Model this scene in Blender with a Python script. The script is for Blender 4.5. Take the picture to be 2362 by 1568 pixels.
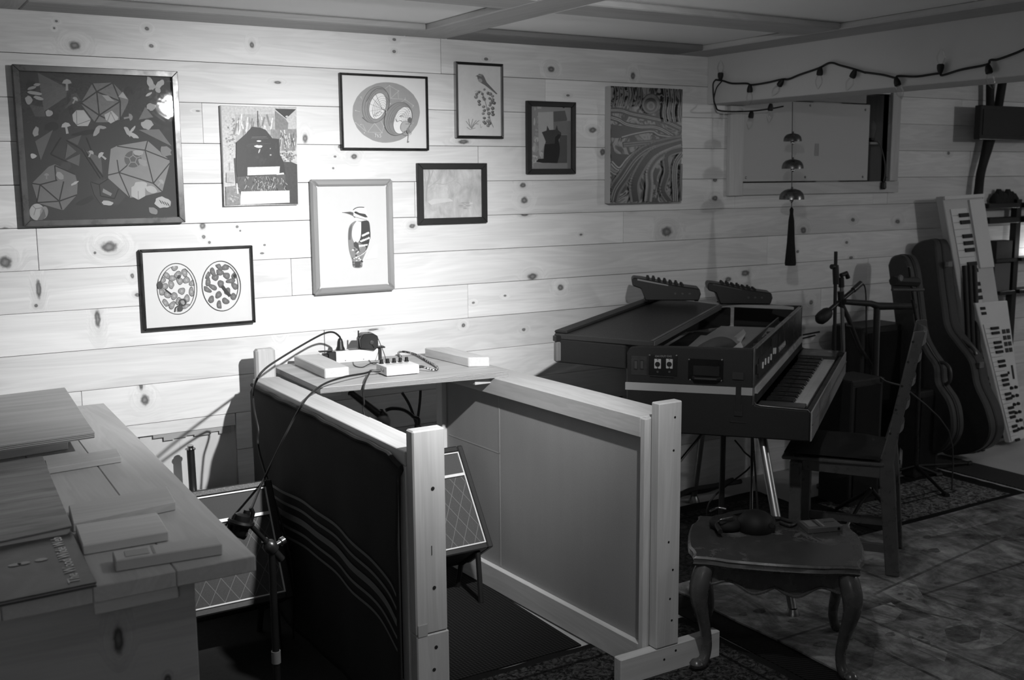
import bpy, bmesh, math, random
from mathutils import Vector, Matrix
from math import sin, cos, pi, radians, sqrt, atan2, hypot
random.seed(7)
SC = bpy.context.scene
COL = SC.collection
for o in list(bpy.data.objects):
    bpy.data.objects.remove(o)

# ------------------------------------------------------------------ camera
FPX, YAW, PITCH, ROLL = 2474.38, .55043, .14946, -.00758
CAM = Vector((0, -3.85, 1.5))
_f = Vector((sin(YAW) * cos(PITCH), cos(YAW) * cos(PITCH), -sin(PITCH)))
_r0 = Vector((cos(YAW), -sin(YAW), 0)); _u0 = _r0.cross(_f)
_r = _r0 * cos(ROLL) + _u0 * sin(ROLL); _u = _u0 * cos(ROLL) - _r0 * sin(ROLL)
cd = bpy.data.cameras.new('camera'); cam = bpy.data.objects.new('camera', cd); COL.objects.link(cam)
cd.sensor_width = 36; cd.lens = FPX / 2362 * 36; cd.clip_start = .05
cam.matrix_world = Matrix(((_r.x, _u.x, -_f.x, CAM.x), (_r.y, _u.y, -_f.y, CAM.y), (_r.z, _u.z, -_f.z, CAM.z), (0, 0, 0, 1)))
cd.dof.use_dof = True; cd.dof.focus_distance = 3.25; cd.dof.aperture_fstop = 5.0
SC.camera = cam
# ------------------------------------------------------------------ world, lamps, exposure
w = bpy.data.worlds.new('world'); SC.world = w; w.use_nodes = True
w.node_tree.nodes['Background'].inputs[0].default_value = (.5, .5, .5, 1)
w.node_tree.nodes['Background'].inputs[1].default_value = .02
def lamp(name, kind, loc, target, power, **kw):
    l = bpy.data.lights.new(name, kind); l.energy = power
    for k, v in kw.items(): setattr(l, k, v)
    o = bpy.data.objects.new(name, l); COL.objects.link(o); o.location = loc
    o.rotation_euler = (Vector(target) - Vector(loc)).to_track_quat('-Z', 'Y').to_euler()
    return o
LAMP = Vector((1.55, -2.25, 1.905))
lamp('clamp_lamp_beam', 'SPOT', LAMP, (1.38, .0, .74), 248, spot_size=radians(70), spot_blend=1.0, shadow_soft_size=.022)
lamp('clamp_lamp_spill', 'SPOT', LAMP, (1.50, .0, .80), 60, spot_size=radians(135), spot_blend=1.0, shadow_soft_size=.022)
lamp('ceiling_light_right', 'POINT', (5.4, -3.0, 1.85), (0, 0, 0), 26.0, shadow_soft_size=.06)
lamp('fill_light_behind', 'POINT', (-.9, -5.3, 1.75), (0, 0, 0), 12.0, shadow_soft_size=.15)  # added fill from behind the camera for faces turned this way, source unseen
lamp('shelf_lamp_light', 'POINT', (6.12, -.10, 1.04), (0, 0, 0), 2.6, shadow_soft_size=.03)
SC.view_settings.view_transform = 'Standard'; SC.view_settings.look = 'None'
SC.view_settings.gamma = 1; SC.view_settings.use_curve_mapping = False
SC.view_settings.exposure = 0.0

# ------------------------------------------------------------------ picking points of the place
def ray(px, py):
    return _r * ((px - 1181) / FPX) - _u * ((py - 784) / FPX) + _f
def ay(p, y):
    d = ray(*p); return CAM + d * ((y - CAM.y) / d.y)
def az(p, z):
    d = ray(*p); return CAM + d * ((z - CAM.z) / d.z)
def ax(p, x):
    d = ray(*p); return CAM + d * ((x - CAM.x) / d.x)
V = Vector

# ------------------------------------------------------------------ materials
def newmat(name):
    m = bpy.data.materials.new(name); m.use_nodes = True
    nt = m.node_tree; b = nt.nodes['Principled BSDF']
    return m, nt, b
def N(nt, t, **kw):
    n = nt.nodes.new(t)
    for k, v in kw.items(): setattr(n, k, v)
    return n
def math_(nt, op, a, b=None, c=None, clamp=False):
    n = N(nt, 'ShaderNodeMath', operation=op, use_clamp=clamp)
    for i, x in enumerate((a, b, c)):
        if x is None: continue
        if isinstance(x, (int, float)): n.inputs[i].default_value = x
        else: nt.links.new(x, n.inputs[i])
    return n.outputs[0]
def maprange(nt, x, a, b, c, d, smooth=False):
    n = N(nt, 'ShaderNodeMapRange'); n.clamp = True
    if smooth: n.interpolation_type = 'SMOOTHSTEP'
    nt.links.new(x, n.inputs[0])
    for i, q in enumerate((a, b, c, d)): n.inputs[i + 1].default_value = q
    return n.outputs[0]
def noise(nt, vec, scale, detail=3, rough=.5, dist=0):
    n = N(nt, 'ShaderNodeTexNoise'); n.inputs['Scale'].default_value = scale
    n.inputs['Detail'].default_value = detail; n.inputs['Roughness'].default_value = rough
    n.inputs['Distortion'].default_value = dist
    nt.links.new(vec, n.inputs['Vector']); return n.outputs[0]
def scaled(nt, vec, s, off=None):
    n = N(nt, 'ShaderNodeVectorMath', operation='MULTIPLY'); nt.links.new(vec, n.inputs[0]); n.inputs[1].default_value = s
    if off is not None:
        m = N(nt, 'ShaderNodeVectorMath', operation='ADD'); nt.links.new(n.outputs[0], m.inputs[0]); nt.links.new(off, m.inputs[1]); return m.outputs[0]
    return n.outputs[0]
def gray_to(nt, val, b):
    c = N(nt, 'ShaderNodeCombineColor')
    for i in range(3): nt.links.new(val, c.inputs[i])
    nt.links.new(c.outputs[0], b.inputs['Base Color'])
def objcoord(nt):
    tc = N(nt, 'ShaderNodeTexCoord'); return tc.outputs['Object']
def pine(name, base=.55, axis=0, knots=(), rough=.55, contrast=1.0):
    """pine board: grain along axis, knots = (x, z, rx, rz) in object space"""
    m, nt, b = newmat(name)
    co = objcoord(nt); inf = N(nt, 'ShaderNodeObjectInfo')
    rnd = math_(nt, 'MULTIPLY', inf.outputs['Random'], 37.0)
    off = N(nt, 'ShaderNodeCombineXYZ')
    for i in range(3): nt.links.new(rnd, off.inputs[i])
    dmin = None
    for (kx, kz, rx, rz) in knots:
        s = N(nt, 'ShaderNodeVectorMath', operation='MULTIPLY_ADD'); nt.links.new(co, s.inputs[0])
        s.inputs[1].default_value = (1 / rx, 0, 1 / rz); s.inputs[2].default_value = (-kx / rx, 0, -kz / rz)
        l = N(nt, 'ShaderNodeVectorMath', operation='LENGTH'); nt.links.new(s.outputs[0], l.inputs[0])
        dmin = l.outputs['Value'] if dmin is None else math_(nt, 'MINIMUM', dmin, l.outputs['Value'])
    sc = [9.0, 9.0, 9.0]; sc[axis] = .9
    sf = [150.0] * 3; sf[axis] = 3.5
    gv = scaled(nt, co, tuple(sc), off.outputs[0])
    if dmin is not None:
        push = math_(nt, 'MULTIPLY', maprange(nt, dmin, .5, 4.0, 1, 0, True), .9)
        pc = N(nt, 'ShaderNodeCombineXYZ'); nt.links.new(push, pc.inputs[2]); nt.links.new(push, pc.inputs[1])
        ad = N(nt, 'ShaderNodeVectorMath', operation='ADD'); nt.links.new(gv, ad.inputs[0]); nt.links.new(pc.outputs[0], ad.inputs[1]); gv = ad.outputs[0]
    n1 = noise(nt, gv, 1.0, 4, .55, .8)
    rings = math_(nt, 'SINE', math_(nt, 'MULTIPLY', n1, 55.0))
    n2 = noise(nt, scaled(nt, co, tuple(sf), off.outputs[0]), 1.0, 2, .5)
    n3 = noise(nt, scaled(nt, co, (1.3, 1.3, 1.3), off.outputs[0]), 1.6, 2, .5)
    v = math_(nt, 'MULTIPLY', math_(nt, 'SUBTRACT', n1, .5), .50 * contrast)
    v = math_(nt, 'ADD', v, math_(nt, 'MULTIPLY', rings, .04 * contrast))
    v = math_(nt, 'ADD', v, math_(nt, 'MULTIPLY', math_(nt, 'SUBTRACT', n2, .5), .16 * contrast))
    v = math_(nt, 'ADD', v, math_(nt, 'MULTIPLY', math_(nt, 'SUBTRACT', n3, .5), .30 * contrast))
    v = math_(nt, 'ADD', v, math_(nt, 'MULTIPLY', math_(nt, 'SUBTRACT', inf.outputs['Random'], .5), .20))
    v = math_(nt, 'MULTIPLY', math_(nt, 'ADD', v, 1.0), base)
    if dmin is not None:
        wob = math_(nt, 'ADD', dmin, math_(nt, 'MULTIPLY', math_(nt, 'SUBTRACT', noise(nt, co, 60, 2), .5), .7))
        core = maprange(nt, wob, .55, 1.25, .17, 1.0, True)
        inner = math_(nt, 'MULTIPLY', maprange(nt, wob, 0, .7, .22, 0.0, True), 1)
        halo = maprange(nt, wob, 1.0, 2.6, .90, 1.0, True)
        v = math_(nt, 'MULTIPLY', math_(nt, 'MULTIPLY', v, math_(nt, 'ADD', core, inner, clamp=True)), halo)
    gray_to(nt, v, b); b.inputs['Roughness'].default_value = rough
    b.inputs['Specular IOR Level'].default_value = .35
    return m
_plain = {}
def plain(g, rough=.5, metal=0.0, var=.12, scale=18, name=None, spec=.5):
    key = (g, rough, metal, var, scale, spec)
    if key in _plain: return _plain[key]
    m, nt, b = newmat(name or 'surface')
    co = objcoord(nt)
    n = noise(nt, co, scale, 4, .55)
    v = math_(nt, 'MULTIPLY', math_(nt, 'ADD', math_(nt, 'MULTIPLY', math_(nt, 'SUBTRACT', n, .5), var * 2), 1.0), g)
    gray_to(nt, v, b)
    nt.links.new(maprange(nt, n, .3, .7, max(rough - .06, .02), min(rough + .06, 1)), b.inputs['Roughness'])
    b.inputs['Metallic'].default_value = metal; b.inputs['Specular IOR Level'].default_value = spec
    _plain[key] = m; return m
def printmat(name, rough=.6, var=.1, scale=40):
    m, nt, b = newmat(name)
    a = N(nt, 'ShaderNodeAttribute', attribute_name='Col')
    n = noise(nt, objcoord(nt), scale, 4, .6)
    v = math_(nt, 'MULTIPLY', a.outputs['Fac'], math_(nt, 'ADD', math_(nt, 'MULTIPLY', math_(nt, 'SUBTRACT', n, .5), var * 2), 1.0))
    gray_to(nt, v, b); b.inputs['Roughness'].default_value = rough; return m
def fabric(name, g, scale=600, rough=.95, var=.5):
    m, nt, b = newmat(name); co = objcoord(nt)
    n = noise(nt, co, scale, 2, .6); n2 = noise(nt, co, 9, 3, .5)
    v = math_(nt, 'ADD', math_(nt, 'MULTIPLY', math_(nt, 'SUBTRACT', n, .5), var), math_(nt, 'MULTIPLY', math_(nt, 'SUBTRACT', n2, .5), var * .6))
    gray_to(nt, math_(nt, 'MULTIPLY', math_(nt, 'ADD', v, 1.0), g), b)
    b.inputs['Roughness'].default_value = rough; b.inputs['Specular IOR Level'].default_value = .2
    bu = N(nt, 'ShaderNodeBump'); bu.inputs['Strength'].default_value = .4; bu.inputs['Distance'].default_value = .002
    nt.links.new(n, bu.inputs['Height']); nt.links.new(bu.outputs[0], b.inputs['Normal'])
    return m
def glassmat(name, refl=.06, rough=.02, tint=.97, k=1.0):
    m, nt, b = newmat(name); out = nt.nodes['Material Output']
    t = N(nt, 'ShaderNodeBsdfTransparent'); t.inputs[0].default_value = (tint, tint, tint, 1)
    g = N(nt, 'ShaderNodeBsdfGlossy'); g.inputs['Roughness'].default_value = rough
    fr = N(nt, 'ShaderNodeFresnel'); fr.inputs[0].default_value = 1.5
    nz = noise(nt, objcoord(nt), 7, 3, .5, 1.0)
    bu = N(nt, 'ShaderNodeBump'); bu.inputs['Strength'].default_value = .05; bu.inputs['Distance'].default_value = .02
    nt.links.new(nz, bu.inputs['Height']); nt.links.new(bu.outputs[0], g.inputs['Normal'])
    mx = N(nt, 'ShaderNodeMixShader'); nt.links.new(math_(nt, 'MULTIPLY', math_(nt, 'ADD', fr.outputs[0], refl - .04), k), mx.inputs[0])
    nt.links.new(t.outputs[0], mx.inputs[1]); nt.links.new(g.outputs[0], mx.inputs[2]); nt.links.new(mx.outputs[0], out.inputs[0])
    return m

BLACK = plain(.012, .45, name='black_plastic'); MATT = plain(.014, .8, name='matt_black'); VINYL = plain(.016, .5, 0, .5, 260, 'black_tolex', .4)
CHROME = plain(.55, .18, 1.0, name='chrome'); STEEL = plain(.30, .35, 1.0, name='dull_steel'); WHITE = plain(.78, .45, 0, .05, name='white_enamel')
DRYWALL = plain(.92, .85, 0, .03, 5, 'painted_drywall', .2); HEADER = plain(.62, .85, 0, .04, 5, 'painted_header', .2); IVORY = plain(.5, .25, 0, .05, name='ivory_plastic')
RUBBER = plain(.01, .6, name='rubber'); DARKWOOD = plain(.045, .35, 0, .5, 30, 'dark_varnished_wood')
PINE_X = pine('pine_grain_x', .53, 0); PINE_Y = pine('pine_grain_y', .55, 1); PINE_Z = pine('pine_grain_z', .53, 2)
PRINT = printmat('ink_print'); PRINTROUGH = printmat('collage_print', .5, .5, 120)
GLASS = glassmat('picture_glass')

# ------------------------------------------------------------------ mesh building
def newell(p):
    n = V((0, 0, 0))
    for i in range(len(p)): n += p[i].cross(p[(i + 1) % len(p)])
    return n.normalized()
class MB:
    def __init__(s): s.v = []; s.f = []; s.c = []
    def face(s, pts, c=.5):
        k = len(s.v); s.v += [V(p) for p in pts]; s.f.append(list(range(k, k + len(pts)))); s.c.append(c); return s
    def add(s, vs, fs, c=.5):
        k = len(s.v); s.v += [V(p) for p in vs]
        for f in fs: s.f.append([i + k for i in f]); s.c.append(c)
        return s
    def prism(s, pts, vec, c=.5):
        pts = [V(p) for p in pts]; vec = V(vec)
        if newell(pts).dot(vec) > 0: pts = pts[::-1]
        n = len(pts); vs = pts + [p + vec for p in pts]
        fs = [list(range(n)), list(range(2 * n - 1, n - 1, -1))] + [[(i + 1) % n, i, i + n, (i + 1) % n + n] for i in range(n)]
        return s.add(vs, fs, c)
    def box(s, x0, x1, y0, y1, z0, z1, c=.5, M=None):
        p = [V((x0, y0, z0)), V((x1, y0, z0)), V((x1, y1, z0)), V((x0, y1, z0))]; vec = V((0, 0, z1 - z0))
        if M is not None: p = [M @ q for q in p]; vec = M.to_3x3() @ vec
        return s.prism(p, vec, c)
    def tube(s, pts, r, n=8, c=.5, caps=True):
        pts = [V(p) for p in pts]; m = len(pts); rr = r if isinstance(r, (list, tuple)) else [r] * m
        t0 = (pts[1] - pts[0]).normalized(); a = t0.orthogonal().normalized(); k = len(s.v)
        for i, p in enumerate(pts):
            t = ((pts[min(i + 1, m - 1)] - pts[max(i - 1, 0)])).normalized()
            a = (a - t * a.dot(t)).normalized(); b = t.cross(a)
            for j in range(n):
                q = 2 * pi * j / n; s.v.append(p + (a * cos(q) + b * sin(q)) * rr[i])
        for i in range(m - 1):
            for j in range(n):
                s.f.append([k + i * n + j, k + i * n + (j + 1) % n, k + (i + 1) * n + (j + 1) % n, k + (i + 1) * n + j]); s.c.append(c)
        if caps:
            s.f.append([k + j for j in range(n)][::-1]); s.c.append(c)
            s.f.append([k + (m - 1) * n + j for j in range(n)]); s.c.append(c)
        return s
    def lathe(s, o, axis, prof, n=20, c=.5):
        o = V(o); axis = V(axis).normalized(); a = axis.orthogonal().normalized(); b = axis.cross(a); k = len(s.v); m = len(prof)
        for (r, h) in prof:
            for j in range(n):
                q = 2 * pi * j / n; s.v.append(o + axis * h + (a * cos(q) + b * sin(q)) * max(r, 1e-5))
        for i in range(m - 1):
            for j in range(n):
                s.f.append([k + i * n + j, k + i * n + (j + 1) % n, k + (i + 1) * n + (j + 1) % n, k + (i + 1) * n + j]); s.c.append(c)
        s.f.append([k + j for j in range(n)][::-1]); s.c.append(c)
        s.f.append([k + (m - 1) * n + j for j in range(n)]); s.c.append(c)
        return s
    def build(s, name, mat, root=None, bevel=0, smooth=False, label=None, col=False, origin=None, seg=1, weld=False):
        if root is not None: off = OFF[root.name]
        elif origin is not None: off = V(origin)
        else:
            xs = [p.x for p in s.v]; ys = [p.y for p in s.v]; zs = [p.z for p in s.v]
            off = V(((min(xs) + max(xs)) / 2, (min(ys) + max(ys)) / 2, min(zs)))
        me = bpy.data.meshes.new(name)
        me.from_pydata([tuple(p - off) for p in s.v], [], s.f)
        if col:
            ca = me.color_attributes.new('Col', 'FLOAT_COLOR', 'CORNER'); d = []
            for f, c in zip(s.f, s.c): d += [c, c, c, 1.0] * len(f)
            ca.data.foreach_set('color', d)
        if bevel or weld:
            bm = bmesh.new(); bm.from_mesh(me)
            if weld: bmesh.ops.remove_doubles(bm, verts=bm.verts, dist=1e-5)
            bmesh.ops.recalc_face_normals(bm, faces=bm.faces)
            if bevel:
                es = [e for e in bm.edges if len(e.link_faces) == 2 and e.calc_face_angle(0) > .6]
                bmesh.ops.bevel(bm, geom=es, offset=bevel, segments=seg, profile=.5, affect='EDGES', clamp_overlap=True)
            bm.to_mesh(me); bm.free()
        if smooth:
            for p in me.polygons: p.use_smooth = True
            try: me.set_sharp_from_angle(angle=radians(40))
            except Exception: pass
        me.materials.append(mat)
        o = bpy.data.objects.new(name, me); COL.objects.link(o); OFF[o.name] = off
        if root is not None: o.parent = root
        else: o.location = off
        if label: o['label'] = label
        return o
OFF = {}
def tag(o, label, cat, group=None, kind=None):
    if label: o['label'] = label
    if cat: o['category'] = cat
    if group: o['group'] = group
    if kind: o['kind'] = kind
    return o
def thing(name, label, cat, loc, group=None):
    o = bpy.data.objects.new(name, None); COL.objects.link(o); o.empty_display_size = .05
    o.location = V(loc); OFF[o.name] = V(loc); return tag(o, label, cat, group)
def struct(name, loc=(0, 0, 0)):
    o = bpy.data.objects.new(name, None); COL.objects.link(o); o.location = V(loc); OFF[o.name] = V(loc); o['kind'] = 'structure'; return o
def smesh(name, mb, mat, bevel=0):
    o = mb.build(name, mat, None, bevel, origin=(0, 0, 0)); o['kind'] = 'structure'; return o
def text_part(name, txt, mat, root, M, size, extrude=.0004, align='CENTER', squash=1.0):
    cu = bpy.data.curves.new('lettering', 'FONT'); cu.body = txt; cu.size = size; cu.extrude = extrude
    cu.align_x = align; cu.align_y = 'CENTER'; cu.resolution_u = 2
    t = bpy.data.objects.new('lettering_source', cu); COL.objects.link(t)
    dg = bpy.context.evaluated_depsgraph_get(); me = bpy.data.meshes.new_from_object(t.evaluated_get(dg))
    bpy.data.objects.remove(t)
    off = OFF[root.name]; S = Matrix.Scale(squash, 4, V((1, 0, 0)))
    me.transform(Matrix.Translation(-off) @ M @ S); me.materials.clear(); me.materials.append(mat)
    o = bpy.data.objects.new(name, me); COL.objects.link(o); OFF[o.name] = off; o.parent = root; return o
def frameM(o, x, y):
    """matrix whose x and y axes are given (text plane), origin o"""
    x = V(x).normalized(); y = V(y); y = (y - x * y.dot(x)).normalized(); z = x.cross(y); o = V(o)
    return Matrix(((x.x, y.x, z.x, o.x), (x.y, y.y, z.y, o.y), (x.z, y.z, z.z, o.z), (0, 0, 0, 1)))
def smoothpath(pts, n=6):
    pts = [V(p) for p in pts]; out = []
    for i in range(len(pts) - 1):
        p0 = pts[max(i - 1, 0)]; p1 = pts[i]; p2 = pts[i + 1]; p3 = pts[min(i + 2, len(pts) - 1)]
        for k in range(n):
            t = k / n; out.append(.5 * ((2 * p1) + (p2 - p0) * t + (2 * p0 - 5 * p1 + 4 * p2 - p3) * t * t + (3 * p1 - p0 - 3 * p2 + p3) * t ** 3))
    out.append(pts[-1]); return out

# ================================================================== THE ROOM
def zs(k): return 1.911 - .14018 * k          # seam heights between the wall boards
PX = lambda x, y: (ay((x, y), 0).x, ay((x, y), 0).z)
knots_px = {
 0: [(172,105,16,11),(130,49,4,3),(125,65,3,3),(339,66,6,5),(349,106,6,5),(581,104,6,8),(909,91,5,4),(909,119,5,4),(1121,136,6,4),(1271,160,9,8),(1460,175,6,9)],
 1: [(1310,220,5,3),(640,190,10,4)],
 2: [(704,320,7,12),(1069,327,14,6),(1367,300,10,8),(456,256,6,2)],
 3: [(785,338,6,6),(773,361,4,3),(769,388,3,3),(817,361,8,7),(1390,351,7,9),(1640,287,5,5),(2104,301,5,4),(2121,312,3,3),(2162,305,5,5),(2110,328,4,3),(2188,353,4,4),(2063,363,3,3),(2300,345,5,4)],
 4: [(1206,427,8,7),(1209,462,9,9),(1649,457,8,7),(2078,478,4,4),(1649,415,6,5),(12,533,16,10)],
 5: [(12,605,18,16),(252,569,21,15),(219,583,4,4),(467,521,8,9),(470,546,5,5),(483,559,4,4),(547,523,4,4),(554,532,3,3),(610,565,4,3),(604,584,6,3),(951,521,8,6),(1340,541,4,3),(1538,534,14,13),(1457,484,6,4),(1210,495,10,4),(2070,511,6,6),(1967,507,5,5),(1853,531,8,9)],
 6: [(89,667,7,26),(83,705,5,5),(305,636,5,7),(317,680,7,5),(1953,559,4,4),(1963,594,5,4),(1228,638,12,9),(1840,580,4,4)],
 7: [(225,735,8,24),(1293,663,8,8),(1165,682,4,3),(1092,698,4,3),(1719,630,11,8),(1680,644,8,6)],
 8: [(645,750,7,18),(1069,750,5,5),(1208,760,5,4),(1871,697,5,6),(860,760,14,3)],
 9: [(334,922,12,14),(325,885,6,18),(300,870,5,3),(430,862,5,3)],
 10: [(1640,815,8,6)], 11: [(1380,925,10,8),(1430,915,8,6)], 12: [], 13: []}
row_mats = []
for k in range(14):
    kn = []
    for (x, y, rx, ry) in knots_px.get(k, []):
        a = PX(x, y); s = .5 * (abs(PX(x + rx, y)[0] - PX(x - rx, y)[0])); t = .5 * abs(PX(x, y + ry)[1] - PX(x, y - ry)[1])
        kn.append((a[0], a[1], s * .9, t * .9))
    row_mats.append(pine('pine_wall_row_%s' % 'abcdefghijklmn'[k], .74, 0, kn, .5))
ends = {0: [1023], 1: [1259, 2205], 2: [478, 1640], 3: [1105, 2230], 4: [958, 2012], 5: [81, 1438], 6: [667, 1772], 7: [1077, 2007], 8: [739, 1900], 9: [160, 1500], 10: [560, 1700], 11: [1300], 12: [1800], 13: [1500]}
wall = struct('wall_back')
WX0, WX1 = -1.6, 7.2
HX0, HX1, HZ0, HZ1 = 3.62, 4.71, 1.463, 1.92      # opening of the window recess
for k in range(14):
    zt = zs(k - 1) if k else 2.069; zb = zs(k)
    if k == 13: zb = .0
    xs = [WX0] + [ay((e, 500), 0).x for e in ends.get(k, [])] + [WX1]
    for a, b in zip(xs, xs[1:]):
        g = random.uniform(.0004, .0012); dy = random.uniform(-.0012, .0012)
        segs = [(a, b, zb, zt)]
        if zt > HZ0 and zb < HZ1 and a < HX1 and b > HX0:
            segs = []
            if a < HX0: segs.append((a, HX0, zb, zt))
            if b > HX1: segs.append((HX1, b, zb, zt))
            if zb < HZ0: segs.append((max(a, HX0), min(b, HX1), zb, HZ0))
            if zt > HZ1: segs.append((max(a, HX0), min(b, HX1), HZ1, zt))
        mbx = MB()
        if k >= 10:        # below the siding edge the boards stop left of the booth
            segs = [(max(s[0], 1.16), s[1], s[2], s[3]) for s in segs if s[1] > 1.2]
        for (a2, b2, c2, d2) in segs:
            if k == 9: pass
            mbx.box(a2 + g, b2 - g, dy, .019, c2 + g * (c2 == zb), d2 - g * (d2 == zt))
        if mbx.v: mbx.build('board', row_mats[k], wall, .0012)
# narrow lowest strip of siding on the left and the pale foundation sheet under it
MB().box(WX0, 1.158, .001, .019, .604, zs(9) - .0012).build('board', row_mats[10], wall, .001)
MB().box(WX0, HX0, .0195, .05, 0, 2.12).box(HX1, WX1, .0195, .05, 0, 2.12).box(HX0, HX1, .0195, .05, 0, HZ0).box(HX0, HX1, .0195, .05, HZ1, 2.12).build('wall_backing', MATT, wall)
fs = MB(); cols = 40
for i in range(cols):
    for j in range(6):
        def P(i, j):
            x = WX0 + (1.16 - WX0) * i / cols; z = .600 * j / 6
            y = .012 - .006 * sin(i * 1.7 + j) * sin(j * 1.1) + (.008 * random.random() if j == 6 else 0)
            return (x, min(y, .0185), z)
        fs.face([P(i, j), P(i + 1, j), P(i + 1, j + 1), P(i, j + 1)])
fs.build('foundation_sheet', plain(.55, .7, 0, .15, 12, 'foundation_sheet'), wall, weld=True, smooth=True, label='pale sheet below the lowest board')
# torn paper edge under the lowest board
tp = MB(); xa = .86
while xa < 1.12:
    d = random.uniform(.02, .05); h = random.uniform(.006, .02); tp.box(xa, xa + d, .004, .008, .598 - h, .603); xa += d
tp.build('torn_paper', plain(.35, .9, name='paper_edge'), wall)

# floor, other walls
smesh('floor', MB().box(-1.6, 7.2, -5.7, .05, -.1, 0), plain(.42, .7, 0, .25, 3, 'grey_concrete_floor', .3))
smesh('wall_left', MB().box(-1.7, -1.6, -5.7, .05, 0, 2.12), PINE_Y)
smesh('wall_right', MB().box(7.2, 7.3, -5.7, .05, 0, 2.12), PINE_Y)
smesh('wall_front', MB().box(-1.7, 7.3, -5.8, -5.7, 0, 2.12), plain(.3, .8, 0, .1, 4, 'far_wall_paint'))

# ceiling: white panels between flat pine battens, dropped header on the right
ceil = struct('ceiling')
MB().box(-1.6, 7.2, -5.7, 0, 2.12, 2.16).build('ceiling_backing', MATT, ceil)
gx = [-1.6, .44, 1.975, 3.335, 5.2, 7.2]; gy = [0, -.83, -1.95, -3.1, -4.3, -5.7]
for i in range(5):
    for j in range(5):
        MB().box(gx[i] + .003, gx[i + 1] - .003, gy[j + 1] + .003, gy[j] - .003, 2.07, 2.082).build('ceiling_panel', DRYWALL, ceil)
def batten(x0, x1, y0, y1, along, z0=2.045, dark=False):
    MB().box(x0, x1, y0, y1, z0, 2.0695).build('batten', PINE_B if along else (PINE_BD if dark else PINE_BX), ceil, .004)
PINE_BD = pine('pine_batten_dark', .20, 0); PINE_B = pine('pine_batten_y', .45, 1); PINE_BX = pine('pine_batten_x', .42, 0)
batten(.35, .52, -5.7, -.001, 1); batten(1.885, 2.065, -5.7, -.001, 1); batten(3.237, 3.43, -5.7, -.001, 1); batten(5.1, 5.29, -5.7, -.001, 1)
for (a, b) in ((-1.6, .35), (.521, 1.884), (2.066, 3.236), (3.67, 5.1), (5.291, 7.2)):
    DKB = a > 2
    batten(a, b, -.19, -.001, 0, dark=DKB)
    batten(a, b, -.955, -.76, 0)
    for y in (-2.0, -3.15, -4.35): batten(a, b, y - .09, y + .09, 0)
smesh('trim_1', MB().box(3.431, 3.655, -5.69, -.002, 1.832, 2.069), HEADER, .003)   # drywall header

# window recess
win = struct('window_1')
RW = pine('pine_recess', .5, 0)
MB().box(HX0, HX1, .27, .28, HZ0, HZ1).build('recess_back', RW, win)
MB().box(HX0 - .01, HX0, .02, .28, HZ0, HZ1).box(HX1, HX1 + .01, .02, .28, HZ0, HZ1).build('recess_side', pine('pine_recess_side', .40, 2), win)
MB().box(HX0, HX1, .02, .28, HZ1, HZ1 + .01).box(HX0, HX1, .02, .28, HZ0 - .01, HZ0).build('recess_top', RW, win)
MB().box(3.558, 3.646, -.026, -.0015, 1.410, 1.83).build('casing', PINE_Z, win, .002)
MB().box(3.648, 4.765, -.024, -.0015, 1.412, 1.470).build('casing', PINE_X, win, .002)
MB().box(4.700, 4.765, -.018, -.0015, 1.472, 1.95).build('casing', PINE_Z, win, .002)
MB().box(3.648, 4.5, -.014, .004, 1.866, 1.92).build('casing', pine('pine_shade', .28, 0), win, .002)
mpl, ntp, bpn = newmat('frosted_acrylic')
bpn.inputs['Base Color'].default_value = (.50, .50, .50, 1); bpn.inputs['Roughness'].default_value = .13
nzp = noise(ntp, objcoord(ntp), 2.2, 2, .5); bup = N(ntp, 'ShaderNodeBump'); bup.inputs['Strength'].default_value = .12; bup.inputs['Distance'].default_value = .02
ntp.links.new(nzp, bup.inputs['Height']); ntp.links.new(bup.outputs[0], bpn.inputs['Normal'])
pane = MB().box(3.650, 4.536, -.008, -.003, 1.476, 1.861).build('pane', mpl, win, .001)
for (x, z) in ((3.68, 1.495), (4.08, 1.495), (4.50, 1.495), (4.50, 1.835), (4.10, 1.845)):
    MB().lathe((x, -.008, z), (0, -1, 0), [(.006, 0), (.006, .002), (.003, .004)], 10).build('screw', STEEL, pane)
MB().box(4.14, 4.17, -.0095, -.0082, 1.60, 1.66).build('switch_plate', plain(.3, .4), pane, .001)
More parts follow.
